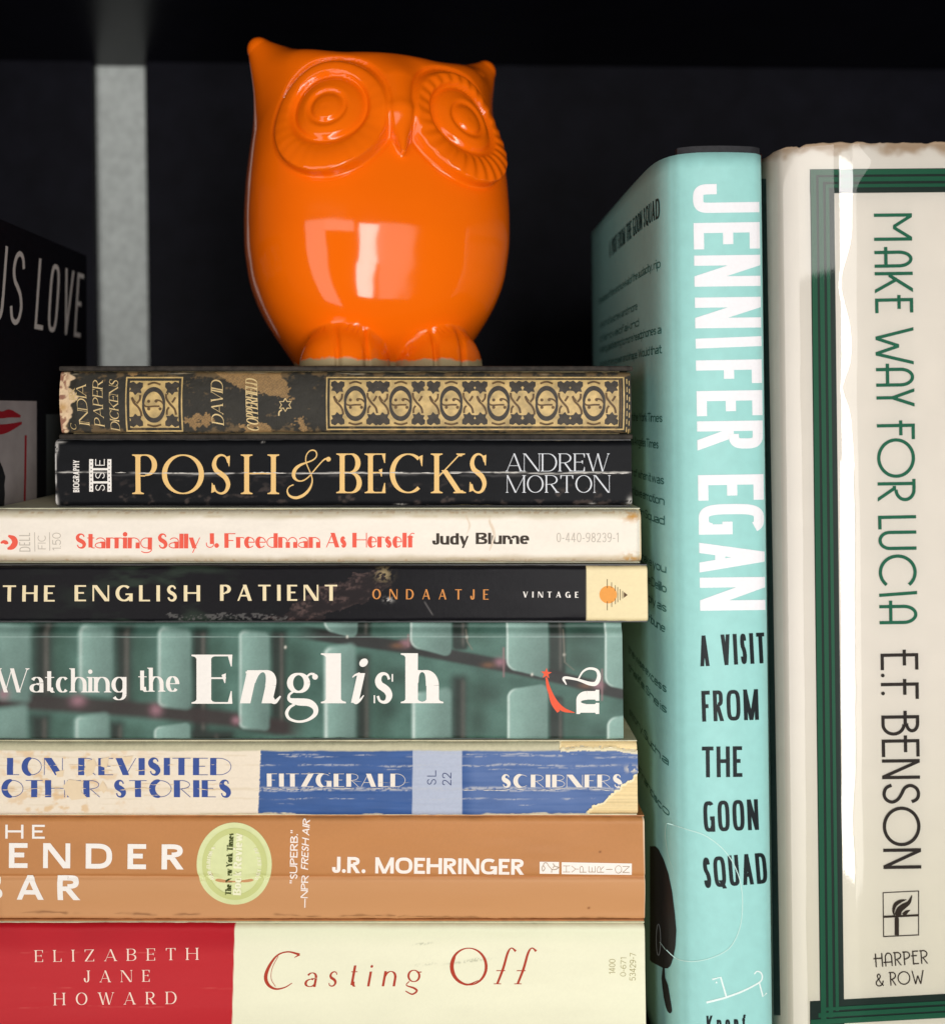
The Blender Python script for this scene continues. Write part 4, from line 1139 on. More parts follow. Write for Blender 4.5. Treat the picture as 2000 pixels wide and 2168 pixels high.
b8 = Book(7, 'paperback_book', 'red and pale yellow paperback at the bottom of the stack', -60, 1366, -.0004, .135, red_paint, mat('red_yellow_laminated_card', rough=.42, spec=.15, attr=True, bump=.00003, bscale=600), mat('yellow_card_cover', C(206, 206, 170), rough=.5, grain=.1), r=.0019, wave=.00016)
m8 = MB(b8.surf)
txt(m8, 'ELIZABETH', (75, 2037), (419, 2032), 25, F_ROMAN, .92)
txt(m8, 'JANE', (178, 2080), (317, 2079), 25, F_ROMAN, .95)
txt(m8, 'HOWARD', (115, 2129), (374, 2126), 26, F_ROMAN, .92)
m8.build('author_lettering', ink(C(250, 224, 206), 'print_pink_white'), b8.spine)
m8 = MB(b8.surf)
def q1(pts): return [(x * .3788, 1720 + y * .3788) for x, y in pts]
def q2(pts): return [(660 + x * .4004, 1720 + y * .4004) for x, y in pts]
m8.line(q1([(1675, 795), (1610, 780), (1550, 800), (1505, 860), (1485, 920), (1500, 965), (1540, 988), (1590, 980), (1632, 955)]), [5, 3, 3.4, 6, 7.5, 6.5, 4, 2.6, 1.6])
m8.line(q1([(1675, 795), (1645, 812)]), [4, 1]); m8.line(q1([(1555, 805), (1522, 870), (1516, 930), (1540, 975)]), 1.2)
m8.hold = True
FCI = Face(.10, .03, .0, X=.62, slant=.18)
txt(m8, 'a', (643, 2090), (668, 2090), 50, FCI); txt(m8, 's', (692, 2089), (712, 2089), 52, FCI)
txt(m8, 't', (738, 2089), (751, 2089), 52, FCI); txt(m8, 'i', (777, 2088.5), (782, 2088.5), 50, FCI); txt(m8, 'n', (808, 2088.5), (836, 2088.5), 51, FCI)
ring(m8, 876, 2067, 11.5, 12, 4.5, 1.6); m8.line(q2([(555, 848), (580, 846)]), 2)
m8.line(q2([(515, 895), (500, 915), (540, 930), (555, 945), (530, 962), (495, 945)]), [2, 2, 4, 4, 3, 2])
m8.mark(); ring(m8, 992, 2047, 37, 39, 6, 1.8, 60, 420); m8.line(q2([(760, 760), (745, 820), (765, 880), (820, 912), (880, 890)]), [1, 4, 5, 4, 1])
for dx in (0, 108):
    m8.line(q2([(980 + dx, 908), (1010 + dx, 830), (1035 + dx, 745), (1055 + dx, 718), (1078 + dx, 735)]), [4.5, 5, 4.5, 2.2, 5])
    m8.line(q2([(975 + dx, 838), (1022 + dx, 838)]), 1.6); m8.line(q2([(962 + dx, 908), (1000 + dx, 908)]), 1.5)
m8.build('title_lettering', ink(C(178, 62, 40), 'print_rust'), b8.spine)
m8 = MB(b8.surf)
txt(m8, '1400', (1302, 2063), (1302, 2031), 13, F_THIN, .12); txt(m8, '0-671', (1324.5, 2068), (1325.5, 2028), 12, F_THIN, .12); txt(m8, '53429-7', (1345, 2077), (1346, 2018), 13, F_THIN, .12)
m8.build('small_print', ink(C(168, 158, 104), 'print_olive'), b8.spine)

# ------------------------------------------------------------------ upright books on the right
LEAN = .0127
ZREF = zrow(1100)
STAND = 'upright books beside the stack'
def dense(pts, n=14):
    return cr(pts, n)
# --- teal hardcover
YG = -.0120
kg = S * (D + YG) / D
GXL = (1399 + .0127 * 770 - VX) * kg     # left face at ZREF
GXR = (1612 + .0127 * 770 - VX) * kg + .0009
w_ = GXR - GXL
sec = [(GXL - .0012, .120), (GXL - .0012, .080), (GXL - .0010, .040), (GXL - .0006, .014), (GXL - .0003, .005), (GXL + .0002, -.0005), (GXL + .0010, -.0046), (GXL + .0022, -.0078), (GXL + .0036, -.0100),
       (GXL + .0060, -.0122), (GXL + w_ * .35, -.0139), (GXL + w_ * .6, -.0143), (GXL + w_ * .85, -.0134), (GXR - .0016, -.0118), (GXR - .0003, -.0095), (GXR, -.006), (GXR, .004), (GXR, .06), (GXR, .120)]
sd = dense(sec, 10)
i0 = int(np.argmin(np.abs(sd[:90, 1] + .0080))) ; fr = sd[(sd[:, 1] < -.0075)]
fr = fr[np.argsort(fr[:, 0])]
def goon_depth(x, z):
    return np.interp(x - LEAN * (ZREF - z), fr[:, 0], fr[:, 1])
GTOP = ZE + (VY - 326) * kg
teal_root = thing('hardcover_book', 'tall teal hardcover with white and black condensed spine lettering beside the stack', 'book', STAND)
zs = np.linspace(.0004, GTOP, 60)
V_ = []
for z in zs:
    sag = .0006 * ss(GTOP - .03, GTOP, z)
    V_.append(np.stack([sd[:, 0] + LEAN * (ZREF - z), sd[:, 1], np.full(len(sd), z)], 1))
V_ = np.vstack(V_)
teal_m = mat('teal_paper_jacket', C(160, 218, 212, .97), rough=.5, spec=.35, grain=.035, gscale=300, bump=.00003, bscale=900)
jk = mesh_obj('dust_jacket', V_, grid_faces(60, len(sd)), teal_m, teal_root, True)
sol = jk.modifiers.new('thickness', 'SOLIDIFY'); sol.thickness = .00025; sol.offset = -1 
dark_cloth = mat('black_cloth_board', C(34, 34, 38), rough=.7, grain=.3, gscale=800)
def lean_box(name, x0, x1, y0, y1, z0, z1, m, parent):
    v = [(x + LEAN * (ZREF - z), y, z) for x in (x0, x1) for y in (y0, y1) for z in (z0, z1)]
    f = [(0, 1, 3, 2), (4, 6, 7, 5), (0, 4, 5, 1), (2, 3, 7, 6), (0, 2, 6, 4), (1, 5, 7, 3)]
    return mesh_obj(name, v, f, m, parent)
lean_box('cover', GXL + .0006, GXL + .0030, .0030, .119, .0002, GTOP + .0006, dark_cloth, teal_root)
lean_box('cover', GXR - .0030, GXR - .0005, -.002, .119, .0002, GTOP + .0006, dark_cloth, teal_root)
lean_box('page_block', GXL + .0032, GXR - .0032, -.004, .114, .004, GTOP - .004, PAGES, teal_root)
# rounded back of the cloth case, standing a little proud of the jacket
hb = fr[(fr[:, 0] > GXL + .005) & (fr[:, 0] < GXR - .001)]
hv = []
for z in (.0003, GTOP + .0021):
    hv += [(x + LEAN * (ZREF - z), y + .0007, z) for x, y in hb] + [(x + LEAN * (ZREF - z), y + .0030, z) for x, y in hb[::-1]]
nh = len(hb) * 2
mesh_obj('spine_lining', hv, [tuple(range(nh))[::-1], tuple(range(nh, 2 * nh))] + [(i, (i + 1) % nh, nh + (i + 1) % nh, nh + i) for i in range(nh)], dark_cloth, teal_root)
gs = Curved(goon_depth, -.0125)
mg = MB(gs, .00010, 6); mg.hold = True
for ch, a, b in (('J', 390, 451), ('E', 472, 528), ('N', 541, 607), ('N', 630, 695), ('I', 717, 740), ('F', 763, 813), ('E', 828, 881), ('R', 892, 954), ('E', 1006, 1060), ('G', 1068, 1132), ('A', 1149, 1212), ('N', 1223, 1293)):
    xb = 1466 + (a - 390) * .0175
    if a == 1006: mg.mark()
    xt = 1606 + (a - 390) * .0150
    F_ = F_CONDH if ch != 'I' else Face(.15, .155, 0)
    txt(mg, ch, (xb, a), (xb + .9, b), xt - xb, F_)
mg.build('author_lettering', ink(C(246, 244, 246), 'print_bright_white'), jk)
mg = MB(gs, .00010, 6)
for w, a, b, y, yb in (('A VISIT', 1482, 1620, 1411, 1404), ('FROM', 1486, 1606, 1528, 1524), ('THE', 1486, 1571, 1646, 1645), ('GOON', 1490, 1606, 1762, 1757), ('SQUAD', 1491, 1625, 1881, 1870)):
    txt(mg, w, (a, y), (b, yb), 65, F_COND, .10, .30)
txt(mg, 'Knopf', (1496, 2187), (1578, 2184), 36, F_COND, .22)
mg.build('title_lettering', ink(C(28, 36, 38), 'print_charcoal'), jk)
mg = MB(gs, .00014, 6)
q8 = lambda pts: [(1300 + x * .2237, 1720 + y * .2237) for x, y in pts]
mg.line(q8([(870, 1800), (960, 1778), (1060, 1750), (1220, 1690), (1370, 1610), (1398, 1560), (1385, 1518), (1350, 1505), (1322, 1532)]), [4.4, 4.2, 4, 3.6, 3.2, 3, 3, 2.8, 2.4])
mg.line(q8([(1060, 1750), (1005, 1560), (925, 1582)]), 3.6, 0); mg.disc(*q8([(965, 1610)])[0], 2)
mg.line(q8([(1370, 1610), (1405, 1745), (1440, 1710)]), 3.0, 0)
mg.build('dog_logo', ink(C(236, 248, 244), 'print_mint_white'), jk)
mg = MB(gs, .00018, 6)
mg.line(q8([(500, 104), (560, 120), (700, 165), (850, 215), (1000, 320), (1100, 440), (1160, 560), (1195, 680), (1212, 850), (1190, 1080), (1100, 1270), (950, 1365), (780, 1408), (640, 1402), (560, 1365), (490, 1300)]), [1.2, 1.5, 1.8, 1.8, 1.8, 1.8, 1.8, 1.8, 1.8, 1.8, 1.8, 1.8, 1.8, 1.6, 1.4, 1.0])
mg.build('drawn_line', ink(C(204, 236, 228), 'print_pale_mint'), jk)
# print that lies on the left cover of the jacket
def goon_side(u, v):   # u mm along the jacket from the fold, v mm over the eye
    return None
lf = sd[:int(np.argmin(np.abs(sd[:, 0] - (GXL + .0042)) + (sd[:, 1] > -.009) * 1))]
lf = sd[(sd[:, 0] < GXL + .0036)]
lf = lf[np.argsort(lf[:, 1])]
class JacketSide:
    def at(s, u, v, h=0.0):
        y = np.asarray(u, float) * .001; z = ZE + np.asarray(v, float) * .001
        x = np.interp(y, lf[:, 1], lf[:, 0]) + LEAN * (ZREF - z) - h
        return np.stack([x + 0 * y, y + 0 * z, z + 0 * y], -1)
# text on the left cover runs from deep inside (left) towards the fold (right): reading direction is -y
class JacketText(JacketSide):
    def at(s, u, v, h=0.0):
        return JacketSide.at(s, -np.asarray(u, float), -np.asarray(v, float), h)
js = JacketText()
def vmm(py, Y=-.008): return (VY - py) * S * (D + Y) / D * 1000
def cover_line(mb, text, y_base, end, cap, length, face=F_COVER):
    vv = -vmm(y_base, max(-.008, end * .001))
    txt(mb, text, (-end - length, vv), (-end, vv), cap, face, .10, .30)
mj = MB(js, .00010, 3)
cover_line(mj, 'A VISIT FROM THE GOON SQUAD', 461, -5.0, 6.2, 78, Face(.14, .12, 0, n=3))
mj.build('cover_title', ink(C(38, 66, 62), 'print_deep_teal'), jk)
mj = MB(js, .00010, 3)
rows = [(566, -5, 2.8, 105, 'the stories of time and survival of the audacity, rip'), (655, 22, 2.8, 74, 'a turn of a screw and more'), (690, 20, 2.8, 78, 'of a novel of a kind'), (706, -5, 2.8, 104, 'walking past listening to more headphones a'),
        (748, -5, 2.8, 104, 'a novel of rare power and shape. Would that'), (894, -5, 2.8, 40, 'in the York Times'), (950, -2, 2.8, 40, 'Los Angeles Times'), (1026, -5.5, 2.8, 60, 'a matter of when it was'), (1070, -5.5, 2.8, 60, 'and then love emotion'), (1112, -5.5, 2.8, 60, 'of the Goon Squad'),
        (1214, -6, 2.8, 50, 'that will make you'), (1256, -6, 2.8, 50, 'the work of the Delillo'), (1297, -6, 2.8, 50, 'felt so deeply as'), (1340, -5, 2.8, 42, 'Chicago Tribune'), (1468, -5.5, 2.8, 50, 'the wise excess'), (1512, -5.5, 2.8, 50, 'the life. She is'), (1622, -6, 2.8, 50, 'story. Such a'), (1730, -6, 2.8, 50, 'San Francisco')]
for y, e, c_, ln, s_ in rows:
    cover_line(mj, s_, y, e, c_, ln)
mj.build('cover_text', ink(C(58, 116, 108), 'print_mid_teal'), jk)
class JacketRay:
    """picture point -> the visible side or spine of the jacket"""
    def __init__(s):
        k = sd[:, 0] < GXL + w_ * .6
        s.sec = sd[k][::-1][::-1]
        t = np.gradient(s.sec, axis=0); t /= np.hypot(t[:, 0], t[:, 1])[:, None]
        s.nr = np.stack([t[:, 1], -t[:, 0]], 1)
    def at(s, px, py, h=0.0):
        px = np.atleast_1d(np.asarray(px, float)); py = np.atleast_1d(np.asarray(py, float))
        out = np.zeros((len(px), 3))
        for i in range(len(px)):
            Y = -.008
            for _ in range(5):
                z = ZE + (VY - py[i]) * S * (D + Y) / D
                xs = s.sec[:, 0] + LEAN * (ZREF - z)
                pi_ = np.maximum.accumulate(VX + xs * D / ((D + s.sec[:, 1]) * S) + np.arange(len(xs)) * 1e-6)
                f = np.interp(px[i], pi_, np.arange(len(xs)))
                x = np.interp(f, np.arange(len(xs)), xs); Y = np.interp(f, np.arange(len(xs)), s.sec[:, 1])
            n = s.nr[int(round(f))]
            out[i] = (x + n[0] * h, Y + n[1] * h, z)
        return out
jr = JacketRay()
mj = MB(jr, .00012, 5)
gy = np.array([320, 350, 450, 580, 750, 950, 1120, 1270, 1380, 1455, 1480]); gx = np.array([388, 420, 470, 515, 550, 575, 590, 582, 560, 535, 508])
yy = np.linspace(322, 1478, 60)
mj.strip(q8(np.stack([np.where(yy > 1410, 340 + (yy - 1410) * 1.9, 340), yy], 1)), q8(np.stack([np.interp(yy, gy, gx), yy], 1)))
ny = np.array([1470, 1570, 1640, 1750, 1850, 1890, 1905]); nl = np.array([462, 450, 456, 470, 492, 508, 526]); nr_ = np.array([478, 484, 512, 530, 546, 550, 536])
yy = np.linspace(1474, 1903, 24)
mj.strip(q8(np.stack([np.interp(yy, ny, nl), yy], 1)), q8(np.stack([np.interp(yy, ny, nr_), yy], 1)))
mj.build('guitar_print', ink(C(34, 32, 34), 'print_guitar_black'), jk)
mj = MB(jr, .00024, 5)
ring(mj, 1395, 1990, 4.6, 33, 1.4, 1.4)
mj.build('guitar_ring', ink(C(150, 154, 156), 'print_grey_white'), jk)
mj = MB(jr, .00024, 5)
mj.line(q8([(438, 1230), (462, 1262), (490, 1300)]), 1.2)
mj.mark(); mj.line(q8([(500, 104), (490, 180), (494, 260), (520, 420), (570, 560)]), [1.4, 1.2, 1.0, .8, .4])
mj.build('drawn_line', ink(C(204, 236, 228), 'print_pale_mint'), jk)

# --- cream hardcover in a clear plastic wrapper
def alpha_deg(px):
    """how far the wrapped spine turns away to the left, by picture column"""
    return np.interp(px, [1612, 1640, 1672, 1690, 1712, 1740, 1767, 1785, 1805, 1830, 1900, 2060, 2110, 2150, 2175], [-74, -56, -31, -25.5, -21, -15, -9.5, -6, -2.5, 0, 0, 2, 12, 40, 72])
MPX = np.arange(1612, 2176, 3.0)
YM = -.0140
km = S * (D + YM) / D
slope = np.tan(np.radians(alpha_deg(MPX)))
dxm = 3.0 * km
# y as function of px: going left the surface falls back (larger y)
ref = int(np.argmin(np.abs(MPX - 1860)))
ycum = np.cumsum(slope) * dxm
ysec = YM + (ycum - ycum[ref])
ML0 = 770
MX = (MPX + .0127 * 735 - VX) * km     # section at ZREF
def mw_depth(x, z):
    return np.interp(x - LEAN * (ZREF - z), MX, ysec)
ms = Curved(mw_depth, YM)
MTOP = ZE + (VY - 301) * km
mw_root = thing('hardcover_book', 'cream hardcover with green striped border and thin green lettering in clear plastic', 'book', STAND)
zs = np.concatenate([np.linspace(.0004, MTOP - .012, 60), np.linspace(MTOP - .0115, MTOP, 24)])
PXg, Zg = np.meshgrid(MPX, zs)
Xg = np.repeat(MX[None, :], len(zs), 0) + LEAN * (ZREF - Zg)
Yg_ = np.repeat(ysec[None, :], len(zs), 0) + .0001 * (fbm(PXg * .02, Zg * 60, 2, 121) - .5)
top_edge = .0006 * (fbm(PXg * .05, PXg * 0, 3, 122) - .5) * 2 - .0026 * ss(1690, 1616, PXg) - .0010 * np.exp(-((PXg - 1700) / 8) ** 2) * vn(PXg * .3, PXg * 0, 4)
Zt = Zg + top_edge * ss(MTOP - .012, MTOP, Zg)
nn_ = fbm(PXg * .03, Zg * 250, 3, 123)
cc = full(PXg, C(226, 220, 210)) * (.97 + .06 * nn_)[..., None]
cc = mixc(cc, C(158, 124, 84), ss(MTOP - .0040, MTOP - .0008, Zt - (nn_ - .5) * .006) * .8)
cc = mixc(cc, C(170, 132, 84), ss(1668, 1622, PXg) * ss(MTOP - .016, MTOP - .006, Zt + (nn_ - .5) * .01) * .7)
cc = mixc(cc, C(214, 212, 188), ss(MTOP - .14, .03, Zg) * .5)
mw_paper = mat('old_cream_jacket_paper', rough=.6, spec=.3, attr=True, bump=.00004, bscale=500)
sp9 = mesh_obj('dust_jacket', np.stack([Xg, Yg_, Zt], -1).reshape(-1, 3), grid_faces(*PXg.shape), mw_paper, mw_root, True, cc.reshape(-1, 3))
sol = sp9.modifiers.new('thickness', 'SOLIDIFY'); sol.thickness = .0003; sol.offset = -1
cream_board = mat('cream_jacket_side', C(222, 216, 196), rough=.6, grain=.06, gscale=200)
lean_box('cover', MX[0] + .0004, MX[0] + .0034, ysec[0] - .0008, .135, .0002, MTOP - .0006, cream_board, mw_root)
lean_box('cover', MX[-1] - .0034, MX[-1] - .0004, ysec[-1] - .0008, .135, .0002, MTOP - .0006, cream_board, mw_root)
lean_box('page_block', MX[0] + .0036, MX[-1] - .0036, ysec[0] + .002, .130, .004, MTOP - .005, PAGES, mw_root)
GRN = ink(C(26, 90, 64), 'print_forest_green'); DKG = ink(C(26, 44, 38), 'print_black_green')
def border(mb, offs, w):
    x = lambda y: 1714 + offs + (y - 380) * .0121
    yt, yb = 358 + offs, 2170 - offs * .92
    xr = 2078 - offs
    n_ = 60
    ys = np.linspace(yt, yb, n_)
    mb.strip(np.stack([x(ys), ys], 1), np.stack([x(ys) + w, ys], 1))
    xs = np.linspace(x(yt), xr, 30)
    mb.strip(np.stack([xs, yt - (xs - 1714) * .008 + 0 * xs], 1), np.stack([xs, yt + w - (xs - 1714) * .008], 1))
    mb.strip(np.stack([xs, yb - w - (xs - 1735) * .055], 1), np.stack([xs, yb - (xs - 1735) * .055], 1))
mb_ = MB(ms, .00008, 6)
for o, w in ((0, 51),): border(mb_, o, w)
bd = mb_.build('border_ground', DKG, sp9)
mb_ = MB(ms, .00024, 6)
for o, w in ((1.5, 11), (17.5, 9.5), (32.5, 7)):
    mb_.mark(); border(mb_, o, w)
mb_.build('border_stripe', GRN, sp9)
mb_ = MB(ms, .00010, 6)
def side_band(y0, y1):
    ys = np.linspace(y0, y1, 60)
    xl_ = 1611 + (ys - 380) * .0150; xr_ = 1621 + (ys - 380) * .0172
    mb_.strip(np.stack([xl_, ys], 1), np.stack([xr_, ys], 1))
side_band(378, 2150)
mb_.build('side_border', DKG, sp9)
mb_ = MB(ms, .00012, 6)
LB = lambda y: 1849 + (y - 452) * .0138    # baseline column
CAPM = lambda y: 80.5
for ch, a, b in (('M', 452, 510), ('A', 531, 567), ('K', 576, 621), ('E', 632, 663), ('W', 693, 772), ('A', 779, 819), ('Y', 823, 862), ('F', 898, 931), ('O', 928, 1012), ('R', 1021, 1062), ('L', 1092, 1121), ('U', 1124, 1165), ('C', 1174, 1250), ('I', 1257, 1265), ('A', 1281, 1322)):
    mb_.hold = True
    if a in (693, 898, 1092): mb_.mark()
    txt(mb_, ch, (LB(a), a), (LB(a) + .6, b), CAPM(a), F_LUCIA)
mb_.build('title_lettering', ink(C(26, 100, 74), 'print_title_green'), sp9)
mb_ = MB(ms, .00012, 6)
for ch, a, b in (('E', 1384, 1419), ('.', 1427, 1434), ('F', 1446, 1481), ('.', 1465, 1472), ('B', 1515, 1558), ('E', 1566, 1603), ('N', 1608, 1650), ('S', 1658, 1704), ('O', 1708, 1792), ('N', 1797, 1840)):
    xb = 1863 + (a - 1384) * .0138
    mb_.hold = True
    if a == 1515: mb_.mark()
    txt(mb_, ch, (xb, a), (xb + .6, b), 80, F_LUCIA)
mb_.build('author_lettering', ink(C(44, 38, 34), 'print_brown_black'), sp9)
mb_ = MB(ms, .00012, 6)
q3 = lambda pts: [(1600 + x * .21645, 1840 + y * .21645) for x, y in pts]
for p, q, w in (((1240, 232), (1592, 215), 2.0), ((1245, 662), (1590, 645), 2.2), ((1241, 228), (1246, 665), 2.0), ((1588, 215), (1588, 648), 2.0), ((1250, 468), (1588, 452), 4.6)):
    mb_.line(q3([p, q]), w, 0)
mb_.line(q3([(1375, 485), (1375, 648)]), 9, 0); mb_.disc(*q3([(1375, 488)])[0], 4.4)
mb_.line(q3([(1350, 455), (1342, 410), (1360, 350), (1410, 315), (1470, 300)]), [2, 5, 8, 7, 1])
mb_.line(q3([(1382, 455), (1400, 400), (1440, 365), (1490, 330), (1515, 280), (1522, 255)]), [14, 13, 12, 8, 4, .8])
mb_.line(q3([(1440, 450), (1470, 420), (1505, 402)]), [9, 7, .8])
txt(mb_, 'HARPER', (1853, 2048), (1964, 2040), 29, F_LUCIA, .16)
txt(mb_, '&', (1853, 2089), (1871, 2088), 27, F_LUCIA); txt(mb_, 'ROW', (1884, 2087), (1956, 2083), 29, F_LUCIA, .10)
mb_.build('publisher_mark', ink(C(48, 38, 30), 'print_mark_brown'), sp9)
# plastic wrapper: the same section a little in front, with slack folds
fpx = np.arange(1614, 2172, 2.0)
fz = np.linspace(.001, MTOP - .0008, 400)
FP, FZ = np.meshgrid(fpx, fz)
pyz = VY - (FZ - ZE) / km
edge_w = 1801 + 14 * (fbm(pyz * .004, pyz * 0, 3, 131) - .5) * 2 + 34 * np.exp(-((pyz - 345) / 34) ** 2) - 26 * np.exp(-((pyz - 600) / 60) ** 2) - 20 * np.exp(-((pyz - 820) / 40) ** 2) - 10 * ss(1500, 1880, pyz)
al = alpha_deg(FP)
al = al - 3.8 * ss(3.0, -3.0, FP - edge_w) * ss(1700, 1760, FP) + 1.6 * ss(-3, 3, FP - edge_w) * ss(2000, 1850, FP)
al = al + 1.3 * (fbm(FP * .05, pyz * .006, 3, 133) - .5) * ss(1640, 1700, FP) * ss(1830, 1790, FP)
fy = np.cumsum(np.tan(np.radians(al)), 1) * 2.0 * km
rf = int(np.argmin(np.abs(fpx - 1990)))
fy = fy - fy[:, rf:rf + 1]
base = np.interp(fpx, MPX, ysec)
fy = fy + base[rf]
gap_ = base[None, :] - fy          # positive: in front of the paper
need = np.maximum(0, .0006 - gap_.min(axis=1, keepdims=True))
fy = fy - need
FX = (FP + .0127 * 735 - VX) * km + LEAN * (ZREF - FZ)
film = bpy.data.materials.new('clear_plastic_film'); film.use_nodes = True
nt = film.node_tree; nt.nodes.clear()
o_ = nt.nodes.new('ShaderNodeOutputMaterial'); mxs = nt.nodes.new('ShaderNodeMixShader'); tr = nt.nodes.new('ShaderNodeBsdfTransparent'); gl = nt.nodes.new('ShaderNodeBsdfGlossy'); fn = nt.nodes.new('ShaderNodeFresnel'); ml = nt.nodes.new('ShaderNodeMath')
gl.inputs['Roughness'].default_value = .045; fn.inputs['IOR'].default_value = 1.5
ml.operation = 'MULTIPLY'; ml.inputs[1].default_value = 1.9; ml.use_clamp = True   # both faces of the sheet
tr.inputs[0].default_value = (.97, .97, .965, 1)
nt.links.new(fn.outputs[0], ml.inputs[0]); nt.links.new(ml.outputs[0], mxs.inputs[0]); nt.links.new(tr.outputs[0], mxs.inputs[1]); nt.links.new(gl.outputs[0], mxs.inputs[2]); nt.links.new(mxs.outputs[0], o_.inputs[0])
fl = mesh_obj('plastic_wrapper', np.stack([FX, fy, FZ], -1).reshape(-1, 3), grid_faces(*FP.shape), film, mw_root, True)

# ------------------------------------------------------------------ dark book on the left
CLX = -975 * S
lv_root = thing('hardcover_book', 'black book on the left with thin white slanted capitals on its cover', 'book')
dark_jacket = mat('black_jacket', C(18, 18, 24), rough=.5, spec=.12, grain=.2)
LT = .0605
v = []
secL = [(CLX, .084), (CLX, -.006), (CLX - .0008, -.009), (CLX - .004, -.0108), (CLX - .018, -.0115), (CLX - .032, -.0108), (CLX - .0352, -.009), (CLX - .036, -.006), (CLX - .036, .084)]
for z in (.0003, ZE + LT):
    v += [(x, y, z) for x, y in secL]
n_ = len(secL)
cvL = mesh_obj('cover', v, [(i, i + 1, n_ + i + 1, n_ + i) for i in range(n_ - 1)], dark_jacket, lv_root)
sol = cvL.modifiers.new('thickness', 'SOLIDIFY'); sol.thickness = .002; sol.offset = 1
box('page_block', CLX - .0335, CLX - .0025, -.006, .080, .003, ZE + LT - .003, PAGES, lv_root)
lsd = Side(CLX, 1)
mL = MB(lsd, .00010, 6)
FL = Face(.075, .07, 0, n=3.2, slant=.16)
for ch, a, b in (('U', .5, 11), ('S', 15, 25), ('L', 35, 42), ('O', 45.5, 54), ('V', 58.5, 67), ('E', 70.5, 77)):
    mL.hold = True
    if ch == 'L': mL.mark()
    txt(mL, ch, (a, 27.6), (b, 27.6), 25, FL)
mL.build('title_lettering', ink(C(196, 195, 190), 'print_dull_white'), cvL)
mL = MB(lsd, .00010, 6)
mL.rect(-6, 2.6, 37, -44)
pn = mL.build('cover_picture', mat('cover_picture_white', C(158, 150, 150), rough=.5, grain=.1, gscale=120), cvL)
mL = MB(lsd, .00020, 6)
mL.line([(-4, -1.9), (4, -1.2), (10, -2.0), (16, -1.6), (24, -2.6)], [2.6, 3.0, 2.2, 2.6, .8])
mL.mark(); mL.line([(-4, -6.0), (6, -6.6), (14, -6.4), (25, -4.8)], [2.4, 3.2, 2.8, .8])
mL.mark(); mL.line([(28, -9), (27.6, -22), (27, -34)], [1.6, 1.5, 1.4])
mL.build('red_lips_print', ink(C(150, 30, 42), 'print_lip_red'), pn)
mL = MB(lsd, .00020, 6)
rr = random.Random(4)
pl = [(-6, -12.5)] + [(x, -13 - (x / 11.5) ** 2 * 7 + rr.uniform(-.6, .6)) for x in np.linspace(-3, 11, 8)] + [(12.5 + rr.uniform(-.7, .7), y) for y in np.linspace(-22, -38, 7)] + [(-6, -40)]
mL.poly(pl)
mL.build('dark_figure_print', ink(C(30, 32, 36), 'print_soft_black'), pn)
mL = MB(lsd, .00010, 6)
mL.rect(45, -2, 62, -44)
mL.build('grey_print', ink(C(74, 80, 82), 'print_slate'), cvL)

